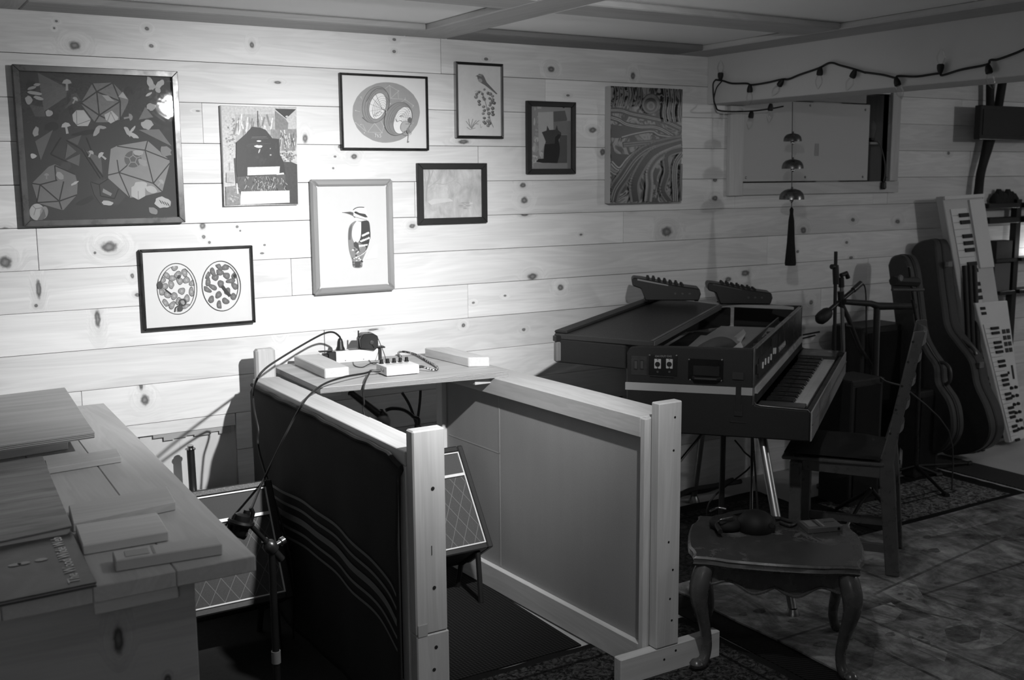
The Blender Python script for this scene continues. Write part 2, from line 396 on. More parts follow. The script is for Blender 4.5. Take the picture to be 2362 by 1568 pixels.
# ================================================================== PICTURES ON THE WALL
class Art:
    """flat print: polygons on the picture plane at y, listed in local sheet units (sc, ox, oy)"""
    def __init__(s, sc, ox, oy, y): s.k = (sc, ox, oy); s.y = y; s.n = 0; s.mb = MB()
    def P(s, p, d=0): return ay((p[0] / s.k[0] + s.k[1], p[1] / s.k[0] + s.k[2]), s.y) + V((0, -d, 0))
    def poly(s, pts, c):
        s.n += 1; d = s.n * .000012; q = [s.P(p) for p in pts]
        for v in q: v.y = s.y - d
        if newell(q).y > 0: q = q[::-1]
        s.mb.face(q, c); return s
    def ell(s, x, y, rx, ry, c, rot=0, n=22, jit=0):
        a = radians(rot); pts = []
        for i in range(n):
            t = 2 * pi * i / n; k = 1 + jit * (random.random() - .5); u = rx * cos(t) * k; v = ry * sin(t) * k
            pts.append((x + u * cos(a) - v * sin(a), y + u * sin(a) + v * cos(a)))
        return s.poly(pts, c)
    def line(s, pts, w, c):
        for (a, b) in zip(pts, pts[1:]):
            dx, dy = b[0] - a[0], b[1] - a[1]; l = hypot(dx, dy) or 1; nx, ny = -dy / l * w / 2, dx / l * w / 2
            s.poly([(a[0] + nx, a[1] + ny), (b[0] + nx, b[1] + ny), (b[0] - nx, b[1] - ny), (a[0] - nx, a[1] - ny)], c)
        return s
    def ring(s, x, y, rx, ry, w, c, rot=0, n=28, a0=0, a1=360):
        a = radians(rot); pts = []
        for i in range(n + 1):
            t = radians(a0 + (a1 - a0) * i / n); u = rx * cos(t); v = ry * sin(t)
            pts.append((x + u * cos(a) - v * sin(a), y + u * sin(a) + v * cos(a)))
        return s.line(pts, w, c)
def spl(pts, n=5):
    return [(p.x, p.y) for p in smoothpath([V((a, b, 0)) for a, b in pts], n)]
def rect(corners, y):
    c = [ay(p, y) for p in corners]
    return (c[0].x + c[3].x) / 2, (c[1].x + c[2].x) / 2, (c[2].z + c[3].z) / 2, (c[0].z + c[1].z) / 2
def darken(a, g):
    a.mb.c = [c if c > .62 else c ** g for c in a.mb.c]
def picture(label, corners, depth, border, mat, art, paper=.75, glass=False, bevel=.0015, group=None, sheetmat=None, inner=None, art_mat=None, canvas=False, profile=0):
    x0, x1, z0, z1 = rect(corners, -depth)
    t = thing('framed_picture' if not canvas else 'canvas_picture', label, 'picture', ((x0 + x1) / 2, -depth / 2, z0), group)
    back = -.0016
    if not canvas:
        for nm, pts in (('top', [(x0, z1), (x1, z1), (x1 - border, z1 - border), (x0 + border, z1 - border)]),
                        ('bottom', [(x0, z0), (x1, z0), (x1 - border, z0 + border), (x0 + border, z0 + border)]),
                        ('left', [(x0, z0), (x0, z1), (x0 + border, z1 - border), (x0 + border, z0 + border)]),
                        ('right', [(x1, z0), (x1, z1), (x1 - border, z1 - border), (x1 - border, z0 + border)])):
            mb = MB().prism([V((a, back, b)) for a, b in pts], (0, -(depth + back), 0))
            if profile:   # raised outer bead and lower inner step
                q = [(a * (1 - .0) , b) for a, b in pts]
            mb.build('frame_rail', mat[0] if nm in ('top', 'bottom') else mat[-1], t, bevel)
        MB().box(x0 + border * .5, x1 - border * .5, -(depth * .55), back - .0005, z0 + border * .5, z1 - border * .5).build('sheet', sheetmat or plain(paper, .8, 0, .03, 30, 'paper', .2), t)
        if glass:
            MB().box(x0 + border * .8, x1 - border * .8, -(depth * .80), -(depth * .80) + .0015, z0 + border * .8, z1 - border * .8).build('glass', GLASS, t)
    else:
        MB().box(x0, x1, -depth, back, z0, z1).build('canvas', sheetmat or plain(paper, .8, 0, .05, 30, 'canvas', .2), t, .002)
    if art:
        sh = (-depth if canvas else -depth * .55) - .0003 - art.y
        for v in art.mb.v: v.y += sh
        art.mb.build('print', art_mat or PRINT, t, col=True)
    return t

# --- 1 large collage of polyhedra, mushrooms and shells under glass
a = Art(3.408, 0, 100, -.0200)
a.poly([(135, 200), (1365, 240), (1420, 1375), (200, 1420)], .055)
random.seed(3)
for i in range(26):
    a.ell(random.uniform(220, 1300), random.uniform(290, 1300), random.uniform(30, 110), random.uniform(14, 40), random.uniform(.03, .075), random.uniform(0, 180), 12, .4)
a.poly([(295, 230), (530, 350), (520, 420), (345, 535)], .14).poly([(230, 480), (340, 500), (360, 575), (275, 575)], .11)
a.poly([(550, 350), (560, 400), (600, 390), (635, 450), (560, 480), (500, 520), (560, 440)], .10)
ico = [(725, 315), (885, 308), (1010, 440), (1005, 470), (940, 600), (840, 620), (745, 620), (640, 480), (640, 460)]
a.poly(ico, .20)
for q in [((760, 380), (640, 465)), ((760, 380), (725, 315)), ((760, 380), (885, 310)), ((760, 380), (945, 455)), ((760, 380), (780, 565)), ((945, 455), (780, 565)), ((945, 455), (885, 310)), ((945, 455), (945, 600)), ((780, 565), (640, 470)), ((780, 565), (745, 620)), ((780, 565), (860, 605))]:
    a.line(q, 11, .04)
a.poly([(800, 405), (850, 410), (900, 455), (840, 450)], .38).poly([(930, 420), (965, 380), (1005, 440)], .45)
a.poly([(568, 560), (600, 525), (660, 525), (715, 600), (690, 650), (610, 650), (575, 610)], .5)
a.line([(600, 530), (605, 640)], 4, .12).line([(715, 600), (605, 640)], 4, .12).line([(660, 525), (715, 600)], 4, .12)
a.poly([(820, 560), (880, 530), (930, 580), (925, 600), (870, 630), (830, 600)], .5).line([(870, 540), (905, 610)], 4, .15).line([(870, 540), (845, 610)], 4, .15)
big = [(870, 830), (920, 805), (1160, 765), (1330, 915), (1335, 940), (1275, 1165), (1090, 1210), (1020, 1212), (850, 1060), (850, 1020)]
a.poly(big, .29)
for q in [((920, 808), (1140, 840)), ((1160, 765), (1140, 840)), ((1140, 840), (1330, 915)), ((1140, 840), (1205, 1100)), ((1205, 1100), (1335, 940)), ((1205, 1100), (1275, 1165)), ((1205, 1100), (935, 1015)), ((935, 1015), (850, 1035)), ((935, 1015), (1020, 1210)), ((935, 1015), (1010, 950)), ((935, 1015), (920, 915))]:
    a.line(q, 9, .05)
a.ell(1045, 910, 68, 66, .13)
for i in range(5):
    t = 2 * pi * i / 5 - pi / 2; a.line([(1045 + 30 * cos(t), 910 + 30 * sin(t)), (1045 + 68 * cos(t), 910 + 66 * sin(t))], 6, .32)
    t2 = t + 2 * pi / 5; a.line([(1045 + 30 * cos(t), 910 + 30 * sin(t)), (1045 + 30 * cos(t2), 910 + 30 * sin(t2))], 6, .32)
a.ell(1085, 860, 40, 22, .42, 0, 14, .3).ell(1120, 935, 40, 25, .35, 30, 12, .5)
a.poly([(250, 1100), (380, 970), (430, 950), (590, 1030), (610, 1100), (605, 1190), (500, 1308), (480, 1308), (300, 1255)], .19)
for q in [((250, 1100), (315, 1110)), ((315, 1110), (290, 1250)), ((315, 1110), (465, 1240)), ((465, 1240), (605, 1190)), ((465, 1240), (290, 1252)), ((465, 1240), (500, 1085)), ((465, 1240), (485, 1305)), ((430, 960), (590, 1030)), ((430, 960), (440, 1080)), ((315, 1110), (450, 1075))]:
    a.line(q, 10, .035)
for pts, g in [([(415, 680), (320, 920), (275, 770)], .15), ([(1090, 680), (1250, 675), (1350, 810)], .2), ([(1090, 600), (1140, 500), (1205, 580)], .2), ([(640, 720), (610, 800), (530, 760)], .12), ([(630, 870), (620, 965), (520, 920)], .14), ([(650, 830), (795, 900), (805, 1030)], .13), ([(530, 790), (600, 850), (510, 910)], .14)]: a.poly(pts, g)
for q in [((520, 760), (640, 830)), ((640, 830), (790, 1060)), ((660, 830), (810, 1050)), ((480, 740), (400, 870)), ((400, 870), (530, 930)), ((680, 740), (720, 840))]: a.line(q, 9, .03)
a.poly([(710, 1090), (770, 1080), (850, 1060), (930, 1140), (990, 1200), (930, 1270), (800, 1275), (740, 1190)], .07)
for q in [((715, 1090), (780, 1110)), ((780, 1110), (790, 1200)), ((790, 1200), (900, 1220)), ((900, 1220), (930, 1145)), ((780, 1110), (850, 1065))]: a.line(q, 7, .02)
a.poly([(810, 1140), (880, 1180), (870, 1200), (805, 1170)], .3)
def mushroom(x, y, s, g, rot=0):
    r = radians(rot); q = lambda u, v: (x + (u * cos(r) - v * sin(r)) * s, y + (u * sin(r) + v * cos(r)) * s)
    a.poly([q(-1, .1), q(-.7, -.5), q(0, -.8), q(.7, -.5), q(1, .1), q(.2, .25), q(-.2, .25)], g); a.poly([q(-.22, .2), q(.22, .2), q(.3, 1.6), q(-.25, 1.6)], g * .9)
mushroom(525, 310, 38, .42); mushroom(518, 650, 38, .5, -10); mushroom(1020, 580, 30, .3, 80); mushroom(795, 880, 30, .5, -50); mushroom(590, 440, 24, .4, 30); mushroom(715, 860, 24, .4, 30); mushroom(1265, 1090, 26, .4, 40); mushroom(365, 1035, 20, .3)
for (x, y, rx, ry, g, ro) in [(1180, 310, 22, 48, .5, -20), (1255, 320, 24, 42, .5, 45), (1195, 345, 20, 30, .45, 70), (1240, 365, 18, 26, .45, -30), (1170, 400, 30, 10, .55, -30), (225, 445, 30, 36, .42, 0), (385, 550, 32, 28, .42, 0), (280, 695, 24, 42, .38, 10), (262, 885, 25, 20, .55, 0), (1190, 500, 38, 28, .4, 0), (1155, 640, 46, 38, .45, 0), (760, 690, 20, 46, .38, 30), (800, 660, 34, 12, .35, 10), (1000, 690, 18, 46, .45, -30), (1040, 680, 10, 40, .5, 40), (1050, 725, 40, 16, .5, 30), (1280, 1250, 66, 44, .52, 10), (1205, 1315, 40, 26, .28, 20), (470, 1040, 34, 22, .35, 40), (585, 1100, 32, 10, .5, -30), (1100, 1115, 55, 26, .5, 0), (1190, 1150, 50, 26, .5, 20), (1300, 850, 50, 36, .26, 30), (845, 1255, 50, 20, .5, 5), (250, 350, 35, 12, .38, -20), (270, 390, 55, 14, .42, 10), (300, 430, 40, 14, .42, 20), (290, 325, 25, 12, .4, 0)]:
    a.ell(x, y, rx, ry, g, ro, 14, .35)
for i in range(4): a.ell(1262 + i * 20, 1245 + i * 7, 4, 22, .08, -35, 6)
a.poly([(1030, 1130), (1085, 1102), (1140, 1130), (1140, 1200), (1087, 1230), (1030, 1200)], .5).line([(1085, 1160), (1087, 1230)], 4, .2)
a.ell(290, 1325, 60, 66, .45); a.ell(345, 1330, 32, 50, .3, 10)
for q in [((250, 1270), (280, 1300)), ((280, 1300), (330, 1290)), ((280, 1300), (265, 1350)), ((330, 1290), (345, 1340))]: a.line(q, 4, .15)
a.poly([(345, 1300), (290, 1395), (330, 1390), (360, 1360)], .16)
picture('large dark brown framed collage of polyhedra and mushrooms under glass, leftmost picture', [(25, 147), (411, 165), (427, 513), (58, 523)], .036, .020, [plain(.075, .3, 0, .2, 30, 'brown_frame')], a, glass=True, sheetmat=plain(.05, .6))

# --- 2 unframed collage with a dark apron shape
a = Art(5.225, 480, 200, -.0183)
a.poly([(162, 234), (1065, 241), (1080, 1415), (197, 1442)], .62)
random.seed(5)
for i in range(60): a.ell(random.gauss(290, 35), random.uniform(360, 820), random.uniform(4, 14), random.uniform(4, 14), random.uniform(.25, .5), 0, 8, .5)
a.poly([(330, 335), (800, 330), (810, 640), (340, 660)], .52)
for i in range(34):
    x = random.uniform(345, 790); y = random.uniform(330, 520); l = random.uniform(60, 200); a.line([(x, y), (x + random.uniform(-40, 40), y + l)], random.uniform(5, 22), random.choice([.3, .38, .7, .78, .6]))
a.poly([(805, 290), (935, 390), (965, 440), (960, 520), (810, 560)], .30)
a.poly([(770, 515), (1062, 510), (1070, 600), (1050, 770), (860, 770), (780, 640)], .34)
for i in range(46):
    x = random.uniform(860, 1050); y = random.uniform(520, 730); a.line([(x, y), (x + random.uniform(-10, 14), y + random.uniform(20, 80))], random.uniform(4, 14), random.choice([.12, .2, .6, .7]))
for i in range(70): a.ell(random.gauss(975, 35), random.gauss(840, 40), random.uniform(4, 12), random.uniform(4, 12), random.uniform(.15, .45), 0, 8, .5)
a.poly([(930, 905), (1000, 905), (1070, 935), (1080, 1412), (385, 1418), (330, 1160), (310, 860), (340, 860)], .085)
a.poly([(355, 1070), (930, 1050), (930, 1250), (370, 1255)], .14)
for i in range(150):
    x = random.gauss(700, 130); y = random.uniform(1075, 1250)
    if 370 < x < 930: a.line([(x, y), (x + random.uniform(-25, 25), y + random.uniform(8, 45))], random.uniform(3, 9), random.choice([.3, .45, .05, .55]))
apron = [(530, 482), (620, 492), (690, 520), (770, 622), (850, 630), (862, 820), (905, 900), (932, 1055), (350, 1085), (332, 1000), (335, 672), (440, 580)]
a.poly(apron, .035)
for i in range(30):
    x = random.uniform(400, 820); y = random.uniform(680, 1000); a.ell(x, y, random.uniform(10, 40), random.uniform(10, 60), random.uniform(.02, .06), random.uniform(0, 90), 10, .4)
a.line([(520, 608), (700, 604)], 5, .25).line([(515, 622), (720, 620)], 4, .2).line([(505, 690), (750, 685)], 4, .12)
a.ell(608, 655, 28, 9, .7).ell(605, 718, 46, 16, .65, 5, 12, .5).ell(612, 775, 8, 28, .6, 20).line([(595, 290), (600, 485)], 6, .1).ell(745, 745, 7, 7, .5).ell(748, 822, 12, 9, .5)
a.poly([(805, 265), (1055, 272), (940, 380)], .05).ell(943, 360, 16, 12, .6)
a.poly([(470, 970), (860, 960), (852, 1055), (470, 1068)], .72).poly([(820, 1045), (905, 1035), (912, 1056), (820, 1062)], .72)
a.poly([(392, 1262), (975, 1250), (978, 1396), (378, 1420)], .74)
a.poly([(208, 1205), (338, 1190), (385, 1300), (385, 1420), (212, 1432)], .32).poly([(215, 1035), (310, 1030), (312, 1160), (215, 1150)], .5)
for i in range(24): a.ell(random.uniform(225, 360), random.uniform(1220, 1400), random.uniform(8, 26), random.uniform(4, 10), random.uniform(.2, .55), 20, 9, .4)
a.line([(340, 1165), (355, 1290)], 16, .7).line([(245, 640), (325, 632)], 5, .25).line([(255, 915), (260, 1010)], 4, .3)
darken(a, 1.35)
pc = picture('unframed mixed media collage with dark apron shape and white caption strip', [(510.6, 244.4), (683.8, 246), (686.7, 470.8), (517.3, 476.6)], .018, 0, None, a, canvas=True, art_mat=PRINTROUGH, paper=.6)
p0 = ay((480 + 488 / 5.225, 200 + 1032 / 5.225), -.0225); p1 = ay((480 + 836 / 5.225, 200 + 1022 / 5.225), -.0225)
MT = frameM((p0 + p1) / 2, p1 - p0, (0, 0, 1))
tx = text_part('caption_lettering', 'THE HORSE IS A STORY IN GREEN, 1986', plain(.12, .7), pc, MT, .0130, .0002)
k = (p1 - p0).length / tx.dimensions.x if tx.dimensions.x else 1
bpy.data.objects.remove(tx)
text_part('caption_lettering', 'THE HORSE IS A STORY IN GREEN, 1986', plain(.12, .7), pc, MT, .0130, .0002, squash=k)

# --- 3 two open compacts on a grey disc
a = Art(5.761, 770, 130, -.0112)
a.ell(695, 745, 447, 402, .40, 0, 60, .012)
for q in [((740, 390), (860, 460), (755, 560), (745, 400)), ((680, 430), (745, 385)), ((760, 560), (920, 570)), ((945, 570), (1060, 655), (1040, 680)), ((945, 570), (880, 620)), ((290, 720), (350, 735)), ((290, 880), (430, 1000), (380, 900)), ((540, 890), (450, 1005), (640, 1015), (545, 890)), ((540, 890), (640, 1010), (665, 930), (620, 850)), ((360, 545), (375, 570)), ((1060, 880), (1010, 930)), ((950, 545), (945, 590)), ((850, 470), (860, 560))]:
    a.line(list(q), 6, .55)
for (x, y) in ((740, 390), (860, 460), (945, 570), (1055, 655), (290, 720), (290, 880), (405, 1015), (360, 905), (540, 890), (640, 1015), (665, 930), (360, 540), (750, 630)): a.ell(x, y, 8, 8, .6, 0, 8)
a.ell(555, 645, 172, 248, .36, 16, 36).ring(555, 645, 172, 248, 4, .12, 16, 40).ring(575, 650, 158, 235, 3, .2, 16, 40).ring(590, 655, 140, 222, 3, .2, 16, 40, 90, 290)
a.ell(580, 660, 108, 178, .78, 16, 36).ring(580, 660, 108, 178, 4, .2, 16, 36)
for i in range(6): a.ring(640 - i * 3, 700 - i * 2, 20 + i * 18, 26 + i * 28, 3, .3, 16, 24, 110, 320)
for t in range(5): a.line([(640, 700), (580 + 108 * cos(2.2 + t * .55) * 1, 660 + 178 * sin(2.2 + t * .55))], 3, .35)
a.line([(520, 780), (600, 735), (640, 745), (590, 790), (520, 790)], 4, .2).line([(430, 600), (500, 480), (560, 430), (630, 430)], 3, .15).line([(380, 810), (455, 870)], 14, .3)
a.ell(850, 830, 178, 228, .34, 22, 36).ring(850, 830, 178, 228, 4, .12, 22, 40).ring(868, 835, 160, 218, 3, .2, 22, 40, 90, 290).ring(880, 840, 145, 205, 3, .2, 22, 40, 90, 290)
a.ell(905, 850, 112, 186, .78, 20, 36).ring(905, 850, 112, 186, 4, .2, 20, 36)
for i in range(6): a.ring(880, 840, 20 + i * 20, 26 + i * 30, 3, .35, 20, 24, 150, 400)
for t in range(5): a.line([(860, 800), (1000, 700 + t * 30)], 3, .3)
a.ell(998, 850, 28, 40, .2, 0, 16, .1).ell(930, 930, 55, 75, .5, 20, 16, .3).ring(930, 930, 55, 75, 3, .2, 20).line([(940, 900), (1010, 900), (1030, 900)], 8, .3).ell(975, 990, 20, 40, .3, 0, 10, .4).line([(985, 1030), (975, 1130)], 10, .6).ell(978, 1135, 12, 8, .3).ring(960, 1020, 60, 30, 3, .25)
a.line([(810, 830), (830, 870), (870, 850), (900, 870)], 6, .25).line([(640, 700), (690, 720), (680, 760)], 14, .4)
darken(a, 1.25)
pc = picture('thin black framed print of two open round boxes on a grey disc', [(786.5, 167.8), (989.6, 176), (988, 345.5), (787.4, 347)], .020, .0085, [plain(.01, .3)], a, paper=.72)
text_part('edition_number', '765', plain(.72, .8), pc, frameM(ay((770 + 585 / 5.761, 130 + 1055 / 5.761), -.0145), (1, 0, 0), (0, 0, 1)), .020, .0002)

# --- 4 small bird on a spray of berries
a = Art(5.761, 770, 130, -.0112)
a.poly([(1660, 100), (2235, 122), (2232, 1050), (1672, 1045)], .68)
a.poly([(1900, 255), (1935, 228), (1980, 240), (2000, 275), (2020, 320), (2035, 350), (2100, 425), (2170, 500), (2160, 505), (2080, 440), (2010, 385), (1950, 350), (1915, 310)], .16)
a.line([(1885, 262), (1915, 258)], 6, .05).line([(1905, 245), (1965, 262)], 6, .55).line([(1930, 232), (1985, 250)], 5, .5).ell(1945, 320, 30, 24, .36, 40).line([(2030, 350), (2170, 500)], 8, .12)
random.seed(11)
for (x, y) in [(1900, 500), (1930, 475), (1890, 540), (1975, 500), (1985, 545), (2000, 440), (2050, 490), (2080, 500), (2110, 530), (2070, 560), (2110, 580), (1930, 600), (1935, 640), (2000, 570), (2090, 620), (2130, 620), (2075, 650), (2110, 690), (1990, 670), (2000, 720), (1985, 760), (2050, 700), (2060, 760), (2110, 740), (2115, 775), (2000, 820), (1995, 870), (2060, 810), (2050, 860), (2070, 890), (2050, 920), (2010, 890)]:
    s_ = random.uniform(17, 27); g_ = random.uniform(.08, .24); a.ell(x, y, s_, s_ * .9, g_, 0, 14, .2).ell(x - 6, y - 5, s_ * .4, s_ * .3, g_ + .25, 30, 8)
a.line(spl([(1960, 480), (2010, 600), (2040, 720), (2080, 850), (2120, 945)]), 7, .15).line(spl([(1870, 465), (1960, 470), (2000, 560)]), 5, .2)
for x1, y1 in ((1755, 860), (1790, 830), (1845, 830), (1890, 850), (1930, 850), (1920, 900)): a.line(spl([(x1, y1), ((x1 + 1830) / 2 - 8, 900), (1830, 960)]), 9, .32)
a.line([(1940, 900), (1950, 950), (1970, 930)], 5, .35).line([(1765, 940), (1810, 972), (1880, 950)], 7, .3)
pc = picture('small tall print of a sparrow on berries in black and silver frame', [(1050.9, 142.5), (1162, 146.5), (1162.3, 319), (1054, 319)], .020, .0105, [plain(.01, .3), plain(.35, .2, .9)], a, paper=.68)

# --- 5 cat silhouette
a = Art(5.0575, 1200, 180, -.0112)
a.poly([(140, 315), (615, 330), (615, 1070), (145, 1070)], .26)
random.seed(4)
for i in range(60): a.ell(random.uniform(155, 270), random.uniform(330, 1040), random.uniform(6, 24), random.uniform(10, 50), random.uniform(.26, .50), 0, 9, .5)
for i in range(30): a.ell(random.uniform(150, 420), random.uniform(990, 1060), random.uniform(10, 34), random.uniform(8, 20), random.uniform(.26, .5), 0, 9, .5)
a.poly([(205, 400), (380, 392), (385, 610), (300, 750), (215, 900)], .40).poly([(388, 390), (520, 380), (545, 480), (540, 500), (390, 510)], .10)
a.poly([(390, 510), (610, 500), (610, 660), (400, 660)], .17).poly([(460, 665), (545, 665), (545, 990), (430, 990)], .08).poly([(548, 500), (610, 500), (612, 1060), (550, 1060)], .16)
a.poly([(250, 632), (305, 612), (312, 552), (338, 606), (408, 602), (425, 548), (440, 606), (478, 640), (465, 690), (440, 720), (400, 768), (290, 765), (295, 740), (280, 700)], .045)
a.poly([(285, 768), (400, 766), (405, 690), (440, 655), (478, 660), (446, 720), (462, 820), (455, 900), (432, 992), (250, 988), (182, 975), (212, 942), (272, 940), (275, 850)], .010)
a.poly([(150, 990), (430, 996), (545, 994), (545, 1060), (150, 1062)], .24).ell(505, 342, 12, 9, .02)
picture('black framed picture of a dark cat seen from behind', [(1216, 231.8), (1329, 235.8), (1329.5, 400.5), (1218.4, 402)], .020, .022, [plain(.008, .45)], a, paper=.3)

# --- 6 marbled painting on a deep canvas
mm, nt, b = newmat('marbled_paint')
co = objcoord(nt); nv = scaled(nt, co, (6.5, 1, 1.6))
ad = N(nt, 'ShaderNodeVectorMath', operation='ADD'); nt.links.new(nv, ad.inputs[0])
nn = N(nt, 'ShaderNodeTexNoise'); nn.inputs['Scale'].default_value = 5.5; nn.inputs['Detail'].default_value = 2; nt.links.new(co, nn.inputs['Vector'])
sc_ = N(nt, 'ShaderNodeVectorMath', operation='SCALE'); nt.links.new(nn.outputs['Color'], sc_.inputs[0]); sc_.inputs['Scale'].default_value = 2.6; nt.links.new(sc_.outputs[0], ad.inputs[1])
n1 = noise(nt, ad.outputs[0], 1.0, 3, .55, 1.2)
s1 = math_(nt, 'SINE', math_(nt, 'MULTIPLY', n1, 40.0)); gray_to(nt, maprange(nt, s1, -.7, .9, .02, .26), b); b.inputs['Roughness'].default_value = .35
a = Art(5.0575, 1200, 180, -.0448)
def band(pts, ws):
    s_ = spl(pts, 6)
    for w_, g_ in ws: a.line(s_, w_, min(g_ * 1.6, .5) if g_ > .05 else g_)
band([(1055, 375), (1180, 380), (1300, 420), (1500, 460), (1700, 510), (1870, 590)], [(70, .012), (22, .22), (8, .02)])
band([(1055, 460), (1150, 490), (1240, 540), (1400, 570), (1600, 580), (1800, 690)], [(60, .012), (26, .22), (8, .01)])
a.poly(spl([(1055, 540), (1200, 560), (1500, 600), (1540, 620), (1400, 650), (1200, 690), (1130, 700), (1055, 690)], 3), .010)
band([(1180, 690), (1350, 645), (1530, 620), (1620, 665), (1800, 690)], [(40, .015), (14, .2)])
band([(1200, 780), (1400, 760), (1600, 740), (1880, 700)], [(60, .03), (40, .10), (12, .015)])
a.poly(spl([(1055, 690), (1080, 800), (1120, 880), (1280, 900), (1220, 1010), (1150, 1055), (1055, 960)], 3), .012)
band([(1055, 980), (1150, 1060), (1240, 960), (1330, 880), (1500, 800), (1880, 740)], [(44, .20), (12, .03)])
band([(1060, 1440), (1100, 1300), (1200, 1150), (1340, 950), (1500, 830), (1700, 770), (1880, 740)], [(150, .07), (100, .012), (40, .12), (12, .02)])
band([(1340, 1440), (1320, 1250), (1370, 1100), (1480, 930), (1600, 840), (1880, 760)], [(120, .1), (70, .010)])
band([(1480, 1440), (1500, 1250), (1500, 1080), (1600, 930), (1760, 850), (1880, 810)], [(90, .16), (40, .06), (10, .02)])
band([(1730, 1440), (1650, 1300), (1700, 1100), (1700, 900), (1880, 830)], [(80, .10), (46, .012)])
band([(1800, 1440), (1790, 1200), (1800, 1000), (1880, 880)], [(60, .17), (34, .05), (10, .15)])
band([(1870, 1430), (1860, 1200), (1870, 1000)], [(30, .02), (10, .13)])
a.ell(1510, 300, 105, 120, .17, 10, 30).ring(1510, 300, 100, 115, 12, .08, 10).ell(1505, 315, 78, 84, .05, 0, 24).ell(1508, 325, 48, 52, .2, 0, 22).ell(1510, 330, 26, 30, .10, 0, 18)
for x in (1085, 1130, 1180, 1240, 1285, 1345, 1385): band([(x, 95), (x + 15, 200), (x - 15, 330)], [(26, .02 if x % 2 else .14), (9, .12 if x % 2 else .03)])
for x in (1665, 1720, 1770, 1840): band([(x, 120), (x + 10, 260), (x - 5, 400), (x + 12, 510)], [(30, .15), (12, .02)])
xx = [p for p in a.mb.v]; xL, xR = ay((1408, 330), -.044).x, ay((1572.5, 330), -.044).x; zB, zT = ay((1490, 467.5), -.044).z, ay((1490, 201.8), -.044).z
for p in a.mb.v: p.x = min(max(p.x, xL + .001), xR - .001); p.z = min(max(p.z, zB + .001), zT - .001)
pc = picture('unframed marbled swirl painting on deep white canvas', [(1408, 198), (1573, 205.7), (1572, 466), (1408, 469.5)], .044, 0, None, a, canvas=True, paper=.45, art_mat=printmat('thick_paint', .35, .25, 60))
MB().box(xL + .0005, xR - .0005, -.0442, -.0438, zB + .0005, zT - .0005).build('painted_ground', mm, pc)

# --- 7 woodpecker
a = Art(4.611, 690, 360, -.0125)
a.poly([(455, 600), (540, 590), (575, 600), (575, 640), (545, 625), (505, 610)], .28).line([(455, 600), (560, 606)], 5, .12)
a.poly(spl([(575, 575), (620, 548), (690, 542), (715, 580), (728, 640), (730, 680), (650, 690), (590, 650), (575, 600)], 4), .70)
a.line(spl([(572, 572), (600, 552), (640, 543), (690, 545)]), 8, .10).poly([(580, 600), (610, 590), (640, 605), (700, 615), (728, 650), (700, 652), (640, 630), (600, 612)], .16).ell(598, 596, 12, 8, .08)
a.line([(575, 640), (640, 660), (720, 680)], 6, .45).poly([(560, 625), (600, 650), (585, 655)], .3)
body = spl([(590, 690), (540, 730), (520, 800), (518, 900), (530, 1010), (560, 1110), (575, 1182), (665, 1182), (670, 1110), (700, 1040), (730, 970), (755, 880), (755, 790), (735, 690), (660, 690)], 4)
a.poly(body, .42)
a.poly(spl([(610, 690), (570, 750), (560, 850), (590, 920), (635, 900), (655, 820), (655, 700)], 4), .78)
a.poly(spl([(660, 695), (735, 690), (752, 790), (752, 880), (720, 940), (640, 920), (655, 860)], 4), .15)
a.poly([(525, 770), (560, 720), (552, 800), (545, 890), (522, 890)], .28)
for q in [[(672, 845), (735, 815)], [(655, 905), (740, 870)], [(640, 955), (720, 945)]]:
    for i in range(6):
        u = i / 5; x = q[0][0] + (q[1][0] - q[0][0]) * u; y = q[0][1] + (q[1][1] - q[0][1]) * u; a.ell(x, y, 9, 12, .75, -20, 9, .3)
random.seed(9)
for i in range(34):
    y = random.uniform(960, 1170); hw = 92 - (y - 960) * .22; x = 625 + random.uniform(-hw, hw) + (0 if y < 1050 else -4)
    a.ell(x, y, random.uniform(8, 22), random.uniform(5, 11), random.choice([.14, .2, .7, .66, .25, .5]), random.choice([-40, 40]), 8, .3)
a.poly([(575, 925), (600, 905), (625, 930), (640, 1000), (610, 985), (580, 960)], .2).line(spl([(752, 880), (725, 985), (660, 1050), (590, 1080)]), 7, .7).line(spl([(740, 910), (705, 1000)]), 6, .1).poly([(590, 1120), (655, 1120), (640, 1182), (590, 1182)], .2)
a.poly([(800, 940), (828, 940), (828, 1080), (700, 1100), (750, 1000)], .70)
darken(a, 1.7)
picture('woodpecker watercolour in a rounded pale wooden frame', [(715, 413), (907, 413), (912, 670), (728, 681)], .026, .026, [pine('frame_wood_x', .30, 0, rough=.35), pine('frame_wood_z', .30, 2, rough=.35)], a, paper=.66, bevel=.007)

# --- 8 faint woodland landscape
ml, nt, b = newmat('faded_landscape'); co = objcoord(nt)
n1 = noise(nt, scaled(nt, co, (9, 1, 6)), 2.2, 5, .6, .6); n2 = noise(nt, scaled(nt, co, (40, 1, 9)), 2, 3, .5)
gray_to(nt, math_(nt, 'ADD', maprange(nt, n1, .3, .7, .36, .60), math_(nt, 'MULTIPLY', math_(nt, 'SUBTRACT', n2, .5), .12)), b); b.inputs['Roughness'].default_value = .7
a = Art(4.611, 690, 360, -.0112)
for q, w_, g_ in [([(1350, 480), (1360, 320), (1385, 200), (1375, 125)], 16, .36), ([(1375, 300), (1400, 220), (1425, 150)], 9, .38), ([(1370, 340), (1420, 300), (1480, 250), (1520, 190)], 8, .40), ([(1380, 330), (1450, 290), (1540, 300), (1620, 270), (1660, 240)], 6, .42), ([(1630, 120), (1650, 170), (1640, 240)], 6, .44), ([(1580, 400), (1600, 300), (1660, 270), (1720, 310), (1730, 400)], 4, .45), ([(1330, 180), (1345, 260), (1340, 330)], 7, .42)]:
    a.line(spl(q), w_, g_)
